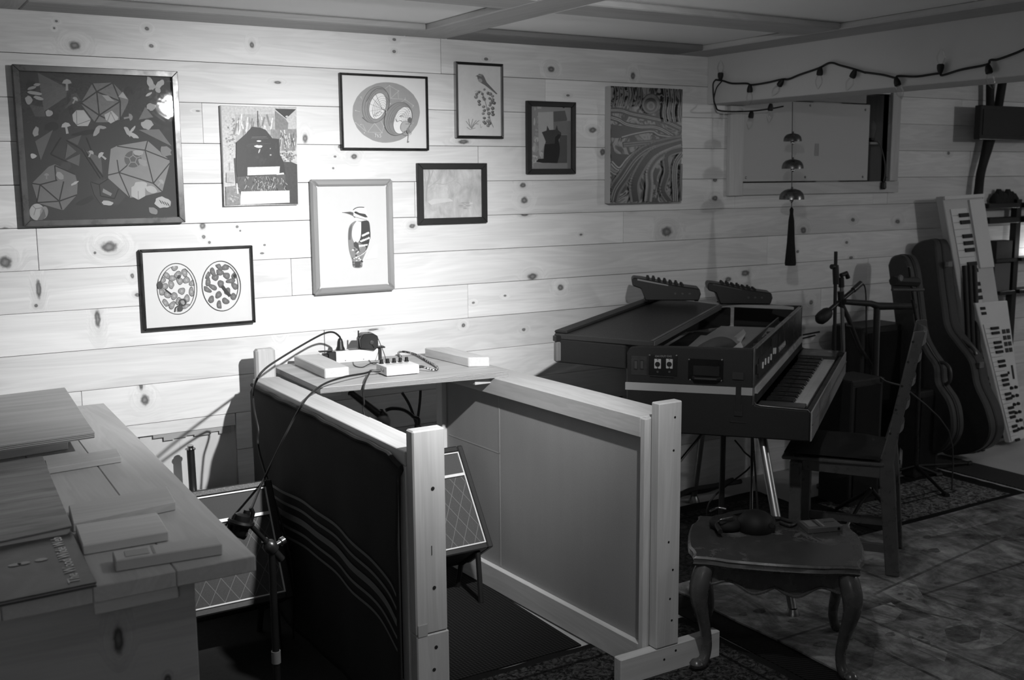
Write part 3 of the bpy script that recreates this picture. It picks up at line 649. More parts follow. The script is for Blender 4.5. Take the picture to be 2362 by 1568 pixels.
a.poly([(1370, 490), (1420, 455), (1600, 450), (1640, 480), (1500, 500), (1400, 520)], .58)
for i in range(12): a.ell(random.uniform(1710, 1830), random.uniform(490, 555), random.uniform(12, 30), random.uniform(4, 9), random.choice([.36, .42, .62]), 0, 9, .4)
picture('wide black frame around a faint pale woodland landscape', [(964.3, 375.2), (1124.8, 376.9), (1124.4, 514.4), (966.5, 517.2)], .020, .024, [plain(.012, .55)], a, sheetmat=ml)

# --- 9 two ovals of cells
a = Art(6.819, 300, 550, -.0112)
def cells(cx, cy, rx, ry, g, edge, seed, gap):
    random.seed(seed); pts = []
    a.ring(cx, cy, rx, ry, 13, .10, -4, 44)
    for _ in range(900):
        t = random.uniform(0, 2 * pi); r_ = sqrt(random.random()) * .86; x = cx + rx * r_ * cos(t); y = cy + ry * r_ * sin(t)
        if all(hypot(x - p[0], y - p[1]) > gap for p in pts): pts.append((x, y))
    for (x, y) in pts:
        ro = random.uniform(0, 180); l = random.uniform(1.0, 1.5); bl = []
        r1 = gap * .56
        for i in range(22):
            t = 2 * pi * i / 22; k_ = 1 + .14 * sin(2 * t + ro) + .08 * sin(3 * t + ro * 2)
            u = r1 * l * .92 * cos(t) * k_; v = r1 / l * 1.05 * sin(t) * k_; q = radians(ro); px_, py_ = x + u * cos(q) - v * sin(q), y + u * sin(q) + v * cos(q)
            dd = hypot((px_ - cx) / (rx * .9), (py_ - cy) / (ry * .9))
            if dd > 1: px_ = cx + (px_ - cx) / dd; py_ = cy + (py_ - cy) / dd
            bl.append((px_, py_))
        a.poly(bl, edge); a.poly([(x + (p[0] - x) * .84, y + (p[1] - y) * .84) for p in bl], g); a.ell(x, y, r1 * .35, r1 * .3, g * 1.35, ro, 8)
cells(735, 790, 312, 400, .36, .16, 2, 100); cells(1430, 745, 302, 392, .22, .14, 6, 94)
a.ring(735, 790, 272, 362, 7, .12, -3, 40, -60, 50).ring(735, 790, 268, 360, 8, .10, -3, 30, 190, 260).ring(1430, 745, 262, 352, 8, .10, 0, 34, -70, 30)
a.line([(545, 795), (650, 875)], 16, .05).ring(820, 1000, 52, 48, 22, .10).ell(820, 1000, 30, 32, .4).ell(785, 1100, 45, 45, .12, 0, 14, .3).line(spl([(700, 1150), (715, 1080), (770, 1050)]), 18, .07).ell(465, 730, 40, 55, .12, 0, 14, .6).ell(765, 600, 25, 30, .1, 0, 10, .3)
a.line(spl([(1440, 740), (1500, 820), (1570, 900)]), 44, .08).ell(1640, 580, 26, 30, .05, 0, 10, .3)
darken(a, 1.35)
picture('wide thin black framed print of two ovals filled with cells', [(325, 576), (583, 566), (590, 744), (331, 764)], .026, .0085, [plain(.010, .3)], a, paper=.70)
# ================================================================== THE PLYWOOD BOOTH
kraft, nt, b = newmat('kraft_faced_board'); co = objcoord(nt)
n1 = noise(nt, co, 350, 2, .6); n2 = noise(nt, co, 2.4, 3, .5); n3 = noise(nt, scaled(nt, co, (1, 9, .6)), 2, 2, .5)
gray_to(nt, math_(nt, 'MULTIPLY', math_(nt, 'ADD', 1.0, math_(nt, 'ADD', math_(nt, 'MULTIPLY', math_(nt, 'SUBTRACT', n1, .5), .25), math_(nt, 'ADD', math_(nt, 'MULTIPLY', math_(nt, 'SUBTRACT', n2, .5), .25), math_(nt, 'MULTIPLY', math_(nt, 'SUBTRACT', n3, .5), .12)))), .30), b); b.inputs['Roughness'].default_value = .8
KN = lambda *k: k
R_ = thing('booth_panel', 'pale lumber framed low partition lined with plain board, by the piano', 'partition', (1.95, -.75, 0))
RM = Matrix.Translation(V((1.944, -1.4255, 0))) @ Matrix.Rotation(.049, 4, 'Z')      # local x = away from the booth, y = toward the wall
MB().box(0, .140, .0195, 1.215, .738, .800, M=RM).build('top_rail', pine('rail_right', .50, 1, [(1.99, -1.1, .02, .02)]), R_, .002)
MB().box(0, .040, .0195, 1.215, .006, .093, M=RM).build('bottom_rail', PINE_Y, R_, .002)
MB().box(0, .018, -.0005, .019, .006, .796, M=RM).build('end_stud', PINE_Z, R_, .001)
MB().box(.0185, .060, .001, .019, .006, .798, M=RM).build('end_stud', PINE_Z, R_, .002)
MB().box(.061, .140, .001, .019, .006, .798, M=RM).build('end_stud', PINE_Z, R_, .002)
MB().box(0, .040, 1.17, 1.215, .0935, .7375, M=RM).build('end_stud', PINE_Z, R_, .002)
MB().box(.020, .030, .0195, 1.169, .0935, .7375, M=RM).build('lining_board', kraft, R_)
MB().box(.0194, .0200, .80, .808, .10, .73, M=RM).build('crease', plain(.33, .8), R_)
MB().box(.0194, .0200, .80, 1.16, .52, .524, M=RM).build('crease', plain(.33, .8), R_)
po = MB().box(1.967, 2.054, -1.4635, -1.4265, .0902, .847).build('post', pine('post_right', .50, 2, [(2.02, .815, .010, .012), (1.998, .53, .006, .006), (2.030, .53, .008, .009), (1.99, .83, .009, .006)]), R_, .003)
for z in (.80, .70, .42, .33, .24, .17): MB().lathe((2.020 + .012 * sin(z * 40), -1.4637, z), (0, -1, 0), [(.0038, 0), (.0036, .0004)], 8).build('screw_hole', BLACK, po)
MB().box(1.835, 2.226, -1.462, -1.4272, .001, .089).build('foot', PINE_X, R_, .003)
for x, z in ((2.0, .05), (2.045, .068)): MB().lathe((x, -1.4622, z), (0, -1, 0), [(.004, 0), (.004, .0003)], 8).build('screw_hole', BLACK, R_)

L_ = thing('booth_panel', 'low lumber partition hung with a dark striped blanket, beside the desk', 'partition', (1.2, -.75, 0))
MB().box(1.1848, 1.2768, -1.3802, -0.1437, 0.7577, 0.797).build('top_rail', pine('rail_left', .44, 1), L_, .002)
rg = MB(); y = -1.3802
while y < -0.1489:
    d = random.uniform(.03, .09); e = random.uniform(-.0015, .002); rg.box(1.2775, 1.279 + e, y, min(y + d, -0.1448), 0.7619, 0.7954); y += d
rg.build('inner_lip', PINE_Y, L_)
MB().box(1.1848, 1.2768, -1.3802, -0.1437, 0.006, 0.045).build('bottom_rail', PINE_Y, L_, .002)
MB().box(1.1848, 1.2768, -1.3802, -1.3409, 0.0455, 0.7572).build('end_stud', PINE_Z, L_, .002)
MB().box(1.1848, 1.2768, -0.183, -0.1437, 0.0455, 0.7572).build('end_stud', PINE_Z, L_, .002)
MB().box(1.2778, 1.2861, -1.3792, -0.1448, 0.046, 0.7572).build('lining_board', kraft, L_)
po = MB().box(1.1879, 1.2819, -1.4205, -1.3807, 0.3008, 0.858).build('post', pine('post_left', .52, 2, [(1.2633,0.8177,.016,.008),(1.2561,0.6936,.016,.005),(1.1972,0.6626,.006,.008),(1.1972,0.5282,.006,.009)]), L_, .004)
MB().box(1.1889, 1.285, -1.421, -1.3807, 0.001, 0.2997).build('post', pine('post_left_low', .48, 2), L_, .003)
MB().box(1.192, 1.2199, -1.4226, -1.4208, 0.2987, 0.3307).build('plywood_tab', plain(.40, .6), po)
for x, z in ((1.203, .725), (1.202, .462), (1.204, .30), (1.197, .24)): MB().lathe((x * 1.03382, -1.4213, 1.5 - 1.03382 * (1.5 - z)), (0, -1, 0), [(.0052, 0), (.0052, .0006), (.003, .0009)], 10).build('screw', plain(.05, .4, .6), L_)
MB().box(1.2365, 1.238, -1.4218, -1.4205, 0.5179, 0.5437).build('crack', BLACK, L_)
# post standing up at the wall end
MB().box(1.2013, 1.2737, -0.1427, -0.1034, 0.001, 0.9004).build('post', PINE_Z, L_, .008)
# cleats that carry the shelf
MB().box(1.3083, 1.3802, -0.4901, -0.4487, 0.7748, 0.7954).build('cleat', PINE_X, L_, .001)
MB().box(1.84, 1.915, -.60, -.56, .7775, .7985).build('cleat', PINE_X, R_, .001)

# blanket on the outside of the left partition (hanging cloth with five woven stripes)
BL = fabric('blanket_wool', .028, 500, .95, .5); BLS = fabric('blanket_stripe', .17, 500, .95, .4)
def bx(y, z):      # surface of the hanging cloth: soft vertical folds
    k = min(1, max(0, (.79 - z) / .25))
    return 1.1703 - k * (.005 * sin(y * 9) + .003 * sin(y * 23 + 1) * k) - .004 * k
bmb = MB(); ny, nz = 70, 34
ys = [-1.3709 + 1.222 * i / ny for i in range(ny + 1)]
def ztop(y): return 0.7732 - .0015 * sin(y * 11) - (.022 if y < -1.2965 else 0) * min(1, (-1.2965 - y) / .06)
g = []
for i, y in enumerate(ys):
    col_ = []
    for j in range(nz + 1):
        zt = ztop(y); z = .004 + (zt - .004) * (1 - j / nz); col_.append(V((bx(y, z) if j else 1.1832, y, z if j else zt)))
    g.append(col_)
vs = [p for c_ in g for p in c_]; fs_ = []
for i in range(ny):
    for j in range(nz): q = i * (nz + 1) + j; fs_.append([q, q + 1, q + nz + 2, q + nz + 1])
bmb.add(vs, fs_)
bl = bmb.build('blanket', BL, None, smooth=True, origin=(1.16, -.75, 0))
so = bl.modifiers.new('thickness', 'SOLIDIFY'); so.thickness = .006; so.offset = 1
tag(bl, 'dark blanket with five pale curving stripes hung over the booth side', 'blanket')
HEM = MB(); pts = [V((1.1755 + .003 * sin(y * 31), y, ztop(y) + .003 + .001 * sin(y * 47))) for y in ys]
HEM.tube(smoothpath(pts[::2], 2), .0065, 6).build('rolled_hem', BL, bl, smooth=True)
def stripe(p0, w_):
    s_ = smoothpath([V((0, a_, b_)) for a_, b_ in p0], 10); mb = MB()
    for q, r in zip(s_, s_[1:]):
        pp = []
        for s2, sg in ((q, -1), (r, -1), (r, 1), (q, 1)):
            z = s2.z + sg * w_ / 2; pp.append((bx(s2.y, z) - .0075, s2.y, z))
        mb.face(pp)
    o = mb.build('stripe', BLS, bl, weld=True, smooth=True)
tops = [(618, 1115), (676, 1142), (727, 1177), (808, 1243), (894, 1325), (963, 1404)]; bots = [(640, 1218), (676, 1241), (731, 1282), (800, 1348), (882, 1425), (974, 1542)]
for s_, w_ in ((0, .010), (.24, .010), (.50, .021), (.77, .010), (1.0, .009)):
    l_ = [ax((p[0] * (1 - s_) + q[0] * s_, p[1] * (1 - s_) + q[1] * s_), 1.162) for p, q in zip(tops, bots)]
    stripe([(max(p.y, -1.3688), p.z) for p in l_], w_)

# plywood shelf across the booth
ply, nt, b = newmat('plywood_edge'); co = objcoord(nt)
sx = N(nt, 'ShaderNodeSeparateXYZ'); nt.links.new(co, sx.inputs[0])
wv = noise(nt, scaled(nt, co, (8, 8, 900)), 1.0, 3, .6)
fl = noise(nt, scaled(nt, co, (3, 30, 30)), 1, 3, .5)
nrm = N(nt, 'ShaderNodeNewGeometry'); sn = N(nt, 'ShaderNodeSeparateXYZ'); nt.links.new(nrm.outputs['Normal'], sn.inputs[0])
up = maprange(nt, math_(nt, 'ABSOLUTE', sn.outputs[2]), .5, .6, 0, 1)
edge = maprange(nt, math_(nt, 'ADD', math_(nt, 'SINE', math_(nt, 'MULTIPLY', sx.outputs[2], 1450.0)), math_(nt, 'MULTIPLY', math_(nt, 'SUBTRACT', wv, .5), 1.0)), -.6, .5, .06, .44)
face = maprange(nt, fl, .3, .7, .34, .46)
mx = N(nt, 'ShaderNodeMix'); nt.links.new(up, mx.inputs[0]); nt.links.new(edge, mx.inputs[2]); nt.links.new(face, mx.inputs[3])
gray_to(nt, mx.outputs[0], b); b.inputs['Roughness'].default_value = .6
def zp(x): return .7974 + .0045 * (x - 1.285)
_fl, _fr, _bl = az((739, 907.6), .7975), az((1173, 869), .8005), az((624, 842), .8170)
P0 = [V((p.x, p.y, zp(p.x))) for p in (_fl, _fr, _fr + (_bl - _fl), _bl)]; P0 = [V((p.x, min(p.y, -.004), p.z)) for p in P0]
def A(x, y, z=.8402):
    h = z - .8402 + .0197; zz_ = .81
    for _ in range(6): p = az((x, y), zz_); zz_ = zp(p.x) + h
    return az((x, y), zz_)
tag(MB().prism(P0, (0, 0, .0195)).build('plywood_shelf', ply, None, .0008), 'square plywood shelf with layered edge laid across the booth', 'shelf')
tag(MB().prism([A(749.6, 873.6), A(806, 868.5), A(806, 868.5) + V((.020, .33, .0)), A(749.6, 873.6) + V((.012, .335, 0))], (0, 0, .035)).build('lumber_block', PINE_Y, None, .003), 'pale lumber block lying on the left of the plywood shelf', 'wood block', 'lumber blocks on the plywood shelf')
tag(MB().prism([A(1080.7, 846.5), A(1130, 845.5), A(1130, 845.5) + V((-.006, .30, 0)), A(1080.7, 846.5) + V((-.026, .30, 0))], (0, 0, .035)).build('lumber_block', PINE_Y, None, .003), 'pale lumber block lying on the right of the plywood shelf', 'wood block', 'lumber blocks on the plywood shelf')

# power strip, plugs, adapter, mixer box and their wires on the shelf
a0 = A(776, 838); a1 = A(873, 830.5); u = (a1 - a0).normalized(); v = V((-u.y, u.x, 0))
ps = thing('power_strip', 'white metal power strip with black end caps on plywood shelf', 'power strip', a0 + u * .08 + v * .03)
def obox(o, u, v, x0, x1, y0, y1, z0, z1): return [o + u * x0 + v * y0 + V((0, 0, z0)), o + u * x1 + v * y0 + V((0, 0, z0)), o + u * x1 + v * y1 + V((0, 0, z0)), o + u * x0 + v * y1 + V((0, 0, z0))], (0, 0, z1 - z0)
def ob(mb, *a_): p, q = obox(*a_); return mb.prism(p, q)
L = (a1 - a0).length
ob(MB(), a0, u, v, 0, L, 0, .045, .0003, .045).build('housing', WHITE, ps, .0015)
ec = MB(); ob(ec, a0, u, v, -.045, -.002, .012, .046, .0003, .036); ob(ec, a0, u, v, -.028, -.0005, .004, .04, .004, .043); ob(ec, a0, u, v, -.06, -.010, .014, .04, .043, .047); ec.build('end_cap', BLACK, ps, .002)
ec = MB(); ob(ec, a0, u, v, L + .0005, L + .015, .004, .04, .0003, .044); ob(ec, a0, u, v, L - .002, L + .03, .004, .04, .0445, .05); ec.build('end_cap', BLACK, ps, .002)
for t_ in (.012, .062, .112): ob(MB(), a0, u, v, t_ - .008, t_ + .026, .008, .038, .0452, .0475).build('outlet', plain(.10, .4), ps, .001)
for t_ in (.035, .105): MB().lathe(a0 + u * t_ + v * -.0001 + V((0, 0, .008)), -v, [(.0025, 0), (.002, .001)], 8).build('screw', STEEL, ps)
pg = thing('power_plug', 'black plug standing in the power strip with its cord arching left', 'plug', a0 + u * .022 + v * .022 + V((0, 0, .0476)))
po_ = a0 + u * .022 + v * .022
MB().lathe(po_ + V((0, 0, .0478)), (0, 0, 1), [(.017, 0), (.017, .004), (.013, .012), (.011, .03), (.008, .04), (.005, .043)], 14).build('plug_body', BLACK, pg, smooth=True)
def P3(lst): return [p if isinstance(p, Vector) else V(p) for p in lst]
top_ = po_ + V((0, 0, .088))
cord = smoothpath(P3([top_, ay((783, 776), po_.y - .01), ay((768, 766), po_.y - .03), ay((745, 770), po_.y - .07), ay((700, 794), po_.y - .16), ay((650, 824), -.42), ay((612, 850), -.58), ay((592, 876), -.68), ax((584, 905), 1.125), ax((588, 950), 1.120), ax((596, 990), 1.117), ax((600, 1050), 1.113), V((1.128, -.62, .30)), V((1.13, -.62, .01))]), 6)
MB().tube(cord, .0036, 8).build('cord', RUBBER, pg, smooth=True)
ad_ = thing('power_adapter', 'black block adapter with looping wire plugged into the power strip', 'adapter', a0 + u * .11 + v * .022 + V((0, 0, .0476)))
c0 = a0 + u * .098 + v * .020 + V((0, 0, .066)); 
MB().prism([c0 + u * a_ + V((0, 0, b_)) - v * .034 for a_, b_ in ((-.006, -.014), (.048, -.026), (.062, -.012), (.062, .028), (.044, .040), (.006, .040), (-.008, .020))], v * .058).build('adapter_body', plain(.022, .35), ad_, .003)
MB().lathe(c0 + u * .036 - v * .0355 + V((0, 0, .006)), -v, [(.008, 0), (.008, .002), (.004, .004)], 12).build('strain_relief', plain(.06, .3), ad_)
ob(MB(), a0, u, v, .088, .100, .008, .034, .0482, .088).build('inline_plug', BLACK, ad_, .002)
MB().tube([c0 + u * -.006 + V((0, 0, .024)), c0 + u * -.005 + V((0, 0, .050))], .003, 8).build('antenna_stub', BLACK, ad_)
ws = smoothpath(P3([c0 + V((.04, 0, .036)), ay((850, 766), c0.y), ay((868, 775), c0.y - .02), ay((880, 800), c0.y - .06), A(888, 822, .875), A(890, 838, .8435)]), 5)
MB().tube(ws, .0014, 6).build('wire', RUBBER, ad_, smooth=True)
ws = smoothpath(P3([c0 + u * .036 - v * .03, ay((862, 802), c0.y - .04), A(848, 820, .85), A(858, 838, .8425), A(873, 838, .8425), A(880, 842, .846)]), 5)
MB().tube(ws, .0013, 6).build('wire', RUBBER, ad_, smooth=True)
ws = smoothpath(P3([c0 - u * .004, A(826, 806, .885), A(815, 826, .8425), A(817, 842, .8425), A(835, 847, .8425), A(850, 840, .8425), A(862, 836, .8435), A(878, 838, .8475)]), 5)
MB().tube(ws, .0016, 6).build('wire', RUBBER, ad_, smooth=True)

d0 = A(892.6, 869.5); d1 = A(967.5, 862.5); d3 = A(868, 859.5); u = (d1 - d0).normalized(); v = (d3 - d0); dv = v.length; v = v.normalized(); dl = (d1 - d0).length
di = thing('headphone_mixer', 'small white mixer box with five black knobs on plywood shelf', 'mixer', d0 + u * dl / 2 + v * dv / 2)
H = (ay((892.6, 846.7), d0.y).z - d0.z)
MB().prism([d0 + V((0, 0, .003)), d1 + V((0, 0, .003)), d1 + v * dv + V((0, 0, .003)), d3 + V((0, 0, .003))], (0, 0, H - .003)).build('case', WHITE, di, .002)
ob(MB(), d0, u, v, .006, dl - .006, .006, dv - .006, .0002, .0029).build('rubber_base', RUBBER, di)
for i in range(5):
    c_ = d0 + u * (.012 + (dl - .026) * i / 4) + v * (dv * .80) + V((0, 0, H + .0002))
    k_ = MB().lathe(c_, (0, 0, 1), [(.0085, 0), (.0085, .003), (.0065, .0035), (.0060, .015), (.005, .016)], 14).build('knob', BLACK, di, smooth=True)
ob(MB(), d0, u, v, .02, dl - .02, dv * .50, dv * .56, H, H + .0004).build('marking', plain(.2, .5), di)
MB().tube([d0 + u * dl * .62 + v * dv * .45 + V((0, 0, H)), d0 + u * dl * .62 + v * dv * .42 + V((0, 0, H + .012))], .002, 8).build('toggle', CHROME, di)
for t_ in (.3, .55): MB().lathe(d0 + v * dv * t_ + V((0, 0, H * .5)) - u * .0002, -u, [(.005, 0), (.005, .003), (.003, .004)], 10).build('jack', CHROME, di)
j0 = d0 + v * dv * .45 + V((0, 0, H * .5)) - u * .006
MB().tube([j0, j0 - u * .034], [.0045, .0035], 8).build('jack_plug', BLACK, di)
# microphone cable from the mixer box over the booth side
mc = smoothpath(P3([j0 - u * .034, A(840, 861, .856), A(800, 868, .862), A(762, 879, .862), A(735, 893, .856), A(712, 913, .845), A(697, 933, .830), ax((680, 962), 1.150), ax((655, 1010), 1.115), ax((628, 1065), 1.095), ax((604, 1115), 1.07), ay((585, 1160), -1.12), ay((572, 1196), -1.20)]), 8)
tag(MB().tube(mc, .0036, 8).build('microphone_cable', RUBBER, None, smooth=True), 'black microphone cable running from white mixer box down over the blanket', 'cable')
ye = _fl.y + (_fr.y - _fl.y) * (1.47 - _fl.x) / (_fr.x - _fl.x)
mc = smoothpath(P3([j0 + v * .008 - u * .034, A(850, 864, .852), A(843, 878, .850), ay((839, 893), ye - .009), ay((838, 906), ye - .009), ay((840, 930), ye - .010), ay((841, 960), ye - .008), V((1.46, -.64, .45)), V((1.43, -.72, .25)), V((1.42, -.74, .01))]), 8)
tag(MB().tube(mc, .0032, 8).build('signal_cable', RUBBER, None, smooth=True), 'black cable hanging off the front edge of the plywood shelf', 'cable')
# braided cable with dark flecks
bc = newmat('braided_sleeve'); m_, nt, b = bc; tc = N(nt, 'ShaderNodeTexCoord')
wvn = N(nt, 'ShaderNodeTexVoronoi'); wvn.inputs['Scale'].default_value = 130; nt.links.new(tc.outputs['Object'], wvn.inputs['Vector'])
gray_to(nt, maprange(nt, wvn.outputs['Distance'], .35, .55, .55, .03), b); b.inputs['Roughness'].default_value = .8
bc_ = smoothpath(P3([d1 + v * dv * .45 + V((0, 0, H * .5)) + u * .03, A(1003, 853, .8462), A(1008, 846, .8462), A(985, 832, .8462), A(960, 818, .8462), A(938, 812, .8462), A(923, 811, .8462), A(919, 816, .8462), A(925, 822, .8462)]), 6)
bo = MB().tube(bc_, .0042, 8).build('braided_cable', m_, None, smooth=True); tag(bo, 'speckled braided cable curling to the right of white mixer box', 'cable')
MB().tube([d1 + v * dv * .45 + V((0, 0, H * .5)) + u * .0005, d1 + v * dv * .45 + V((0, 0, H * .5)) + u * .03], [.006, .0045], 8).build('plug', BLACK, bo)

# things in the dark under the shelf: hanging leads and an amplifier
hc = [((927, 905), (945, 935), (963, 985), (975, 1010)), ((970, 900), (968, 930), (962, 975), (957, 1000))]
for i, h in enumerate(hc):
    tag(MB().tube(smoothpath([ay(p, -.12) for p in h] + [V((1.86 - .1 * i, -.13, .01))], 6), .0055, 8).build('cable', RUBBER, None, smooth=True), ['right hanging black cable of the crossing pair under the shelf', 'left hanging black cable of the crossing pair under the shelf'][1 - i], 'cable')
tag(MB().tube(smoothpath([ay(p, -.25) for p in ((890, 946), (905, 942), (930, 945), (952, 960), (964, 985))] + [V((1.70, -.22, .30)), V((1.66, -.24, .01))], 6), .007, 8).build('cable', RUBBER, None, smooth=True), 'thick black cable bowed in a loop under the shelf', 'cable')
bm_ = thing('boom_arm', 'black boom arm reaching down through the dark booth below the shelf', 'boom arm', (1.45, -.3, .002))
q0, q1, q2 = ay((808, 905), -.35), ay((880, 960), -.33), ay((905, 1000), -.32)
MB().tube([q0, q1], [.012, .016], 10).build('tube', BLACK, bm_, smooth=True)
MB().lathe(q1, q2 - q1, [(.018, -.02), (.024, 0), (.022, .03), (.010, .05)], 14).build('clutch', BLACK, bm_, smooth=True)
MB().tube([q1, q2, V((1.70, -.20, .012))], .010, 10).build('tube', BLACK, bm_, smooth=True)

# guitar amplifiers with diamond grille cloth
grille, nt, b = newmat('diamond_grille_cloth'); co = objcoord(nt); sx = N(nt, 'ShaderNodeSeparateXYZ'); nt.links.new(co, sx.inputs[0])
def stripes(sg):
    t_ = math_(nt, 'ADD', math_(nt, 'MULTIPLY', sx.outputs[0], 1.0 / .047), math_(nt, 'MULTIPLY', sx.outputs[2], sg / .068))
    return math_(nt, 'ABSOLUTE', math_(nt, 'SUBTRACT', math_(nt, 'FRACT', t_), .5))
ln = math_(nt, 'MINIMUM', stripes(1), stripes(-1))
n1 = noise(nt, co, 420, 2, .6)
gray_to(nt, math_(nt, 'ADD', maprange(nt, ln, .010, .03, .15, .055), math_(nt, 'MULTIPLY', math_(nt, 'SUBTRACT', n1, .5), .05)), b); b.inputs['Roughness'].default_value = .9
PIPING = plain(.60, .4, name='white_piping')
def make_amp(name, label, tr_world, br_world, width, depth, half=.20):
    """amp cabinet leaning back; front face right edge runs from tr to br, front normal faces the room"""
    up_ = (tr_world - br_world); Hh = up_.length; up_.normalize(); rt = V((1, 0, 0)); nb = up_.cross(rt) * -1     # direction into the cabinet
    if nb.y < 0: nb = -nb
    o = br_world - rt * width
    M = Matrix(((rt.x, nb.x, up_.x, o.x), (rt.y, nb.y, up_.y, o.y), (rt.z, nb.z, up_.z, o.z), (0, 0, 0, 1)))
    t = thing(name, label, 'amplifier', (o.x + width / 2, o.y + depth / 2, 0.001))
    W_, t_ = width, .022
    cab = MB()
    cab.box(-t_, 0, 0, depth, -t_, Hh + t_, M=M).box(W_, W_ + t_, 0, depth, -t_, Hh + t_, M=M).box(0, W_, 0, depth, -t_, 0, M=M).box(0, W_, 0, depth, Hh, Hh + t_, M=M).box(0, W_, depth - .01, depth, 0, Hh, M=M)
    cab.build('cabinet', VINYL, t, .004)
    sp = Hh * .74
    MB().box(.002, W_ - .002, .012, .02, .002, sp, M=M).build('grille', grille, t)
    MB().box(.002, W_ - .002, .010, .02, sp + .008, Hh - .002, M=M).build('upper_baffle', plain(.055, .85, 0, .3, 200), t)
    w_ = .0042
    for nm, bx_ in (('piping', (0, W_, .004, .010, 0, w_)), ('piping', (0, W_, .004, .010, Hh - w_, Hh)), ('piping', (0, w_, .004, .010, w_, Hh - w_)), ('piping', (W_ - w_, W_, .004, .010, w_, Hh - w_)), ('gold_strip', (w_, W_ - w_, .0035, .0105, sp - .001, sp + .009))):
        MB().box(*bx_, M=M).build(nm, PIPING, t)
    MB().box(W_ * .4, W_ * .6, depth * .35, depth * .6, Hh + t_, Hh + t_ + .018, M=M).build('handle', BLACK, t, .004)
    # tilting stand: two side legs down to the floor
    lo = M @ V((0, depth * .1, -t_)); 
    for sx_ in (.03, W_ - .03):
        p = M @ V((sx_, .03, -t_ - .001)); q = M @ V((sx_, depth - .02, -t_ - .001))
        lg = MB().tube([p, V((p.x, p.y - .02, .006))], .010, 8); lg.tube([q, V((q.x, q.y + .03, .006))], .010, 8); lg.tube([p, q], .009, 8); lg.build('leg', BLACK, t, smooth=True)
    return t, M
make_amp('guitar_amplifier', 'guitar amplifier tilted back inside the booth, diamond grille half hidden', V((1.835, -.480, .512)), V((1.838, -.672, .222)), .34, .20)
make_amp('guitar_amplifier', 'guitar amplifier with white piping standing between desk and blanket', V((1.088, -.535, .512)), V((1.088, -.690, .205)), .62, .22)

# drum with a black mounting post behind the desk-side amplifier
dr = thing('tom_drum', 'small drum behind the amplifier with black chrome-tipped post', 'drum', (.99, -.12, .001))
MB().lathe((.97, -.135, .001), (0, 0, 1), [(.11, 0), (.115, .01), (.115, .37), (.11, .372)], 28).build('shell', BLACK, dr, smooth=True)
MB().lathe((.97, -.135, .374), (0, 0, 1), [(.119, 0), (.119, .014), (.108, .016), (.1, .010)], 28).build('hoop', CHROME, dr, smooth=True)
MB().tube([V((.968, -.085, .385)), V((.966, -.085, .556))], .0135, 12).build('post', BLACK, dr, smooth=True)
MB().lathe(V((.966, -.085, .556)), (0, 0, 1), [(.018, 0), (.018, .004), (.011, .005), (.011, .014), (.008, .016)], 12).build('post_cap', CHROME, dr, smooth=True)

# microphone on a boom stand in front of the blanket
ms = thing('microphone_stand', 'boom stand by the desk corner holding a black shock-mounted microphone', 'microphone stand', (.90, -1.25, .001))
YM = -1.25
m0, m1, m2 = ay((563, 1195), YM), ay((610, 1245), YM), ay((650, 1290), YM)
MB().tube([m0, m1], .0065, 10).build('boom', plain(.04, .3, .5), ms, smooth=True)
MB().tube([m1, m2], .010, 10).build('boom_sleeve', plain(.05, .3, .5), ms, smooth=True)
MB().lathe(m1 + (m2 - m1) * .35, m2 - m1, [(.008, -.02), (.017, -.012), (.019, 0), (.016, .014), (.008, .02)], 14).build('clutch', plain(.12, .3, .8), ms, smooth=True)
c_ = m1 + (m2 - m1) * .4
MB().lathe(c_, (1, .2, .3), [(.007, -.0), (.007, .028), (.012, .030), (.012, .040), (.006, .042)], 10).build('wing_knob', CHROME, ms, smooth=True)
MB().tube([c_ + V((0, 0, -.01)), V((c_.x, c_.y, .03))], .0095, 12).build('upright', BLACK, ms, smooth=True)
lb_ = MB().lathe(V((c_.x, c_.y, .245)), (0, 0, 1), [(.0125, 0), (.0125, .033)], 14).build('label_band', plain(.25, .5), ms, smooth=True)
MB().lathe(V((c_.x, c_.y, .001)), (0, 0, 1), [(.13, 0), (.13, .01), (.12, .018), (.02, .03)], 28).build('base', BLACK, ms, smooth=True)
mm_ = thing('microphone', 'black shock-mounted microphone pointing down at the desk-side amplifier grille', 'microphone', m0)
q = (m1 - m0).normalized(); side = V((.75, -.1, -.5)).normalized()
a_, b_ = ay((548, 1232), YM), ay((562, 1178), YM); dn = (a_ - b_).normalized()
MB().lathe(b_ + dn * .005, dn, [(.010, 0), (.020, .006), (.022, .02), (.022, .055), (.018, .060), (.012, .062)], 16).build('body', BLACK, mm_, smooth=True)
for s_ in (-1, 1):
    pr = V((.8, 0, .25)).normalized() * s_ * .032
    MB().tube([b_ + pr * .6 + dn * .0, b_ + pr + dn * .02, b_ + pr + dn * .05, b_ + pr * .5 + dn * .068], .0055, 8).build('shock_mount_arm', BLACK, mm_, smooth=True)
MB().lathe(b_ + dn * .03, dn, [(.031, -.006), (.034, 0), (.031, .006)], 16).build('shock_ring', BLACK, mm_, smooth=True)
MB().tube([m0 + dn * -.004, m0 + q * .03], .010, 8).build('swivel', BLACK, mm_, smooth=True)
MB().tube([ay((566, 1196), YM), ay((570, 1176), YM)], [.010, .008], 10).build('connector', BLACK, mm_, smooth=True)
MB().tube([a_ + V((-.012, 0, .012)), a_ + V((.02, 0, -.004)) + V((0, 0, 0))], [.012, .015], 8).build('capsule', BLACK, mm_, smooth=True)
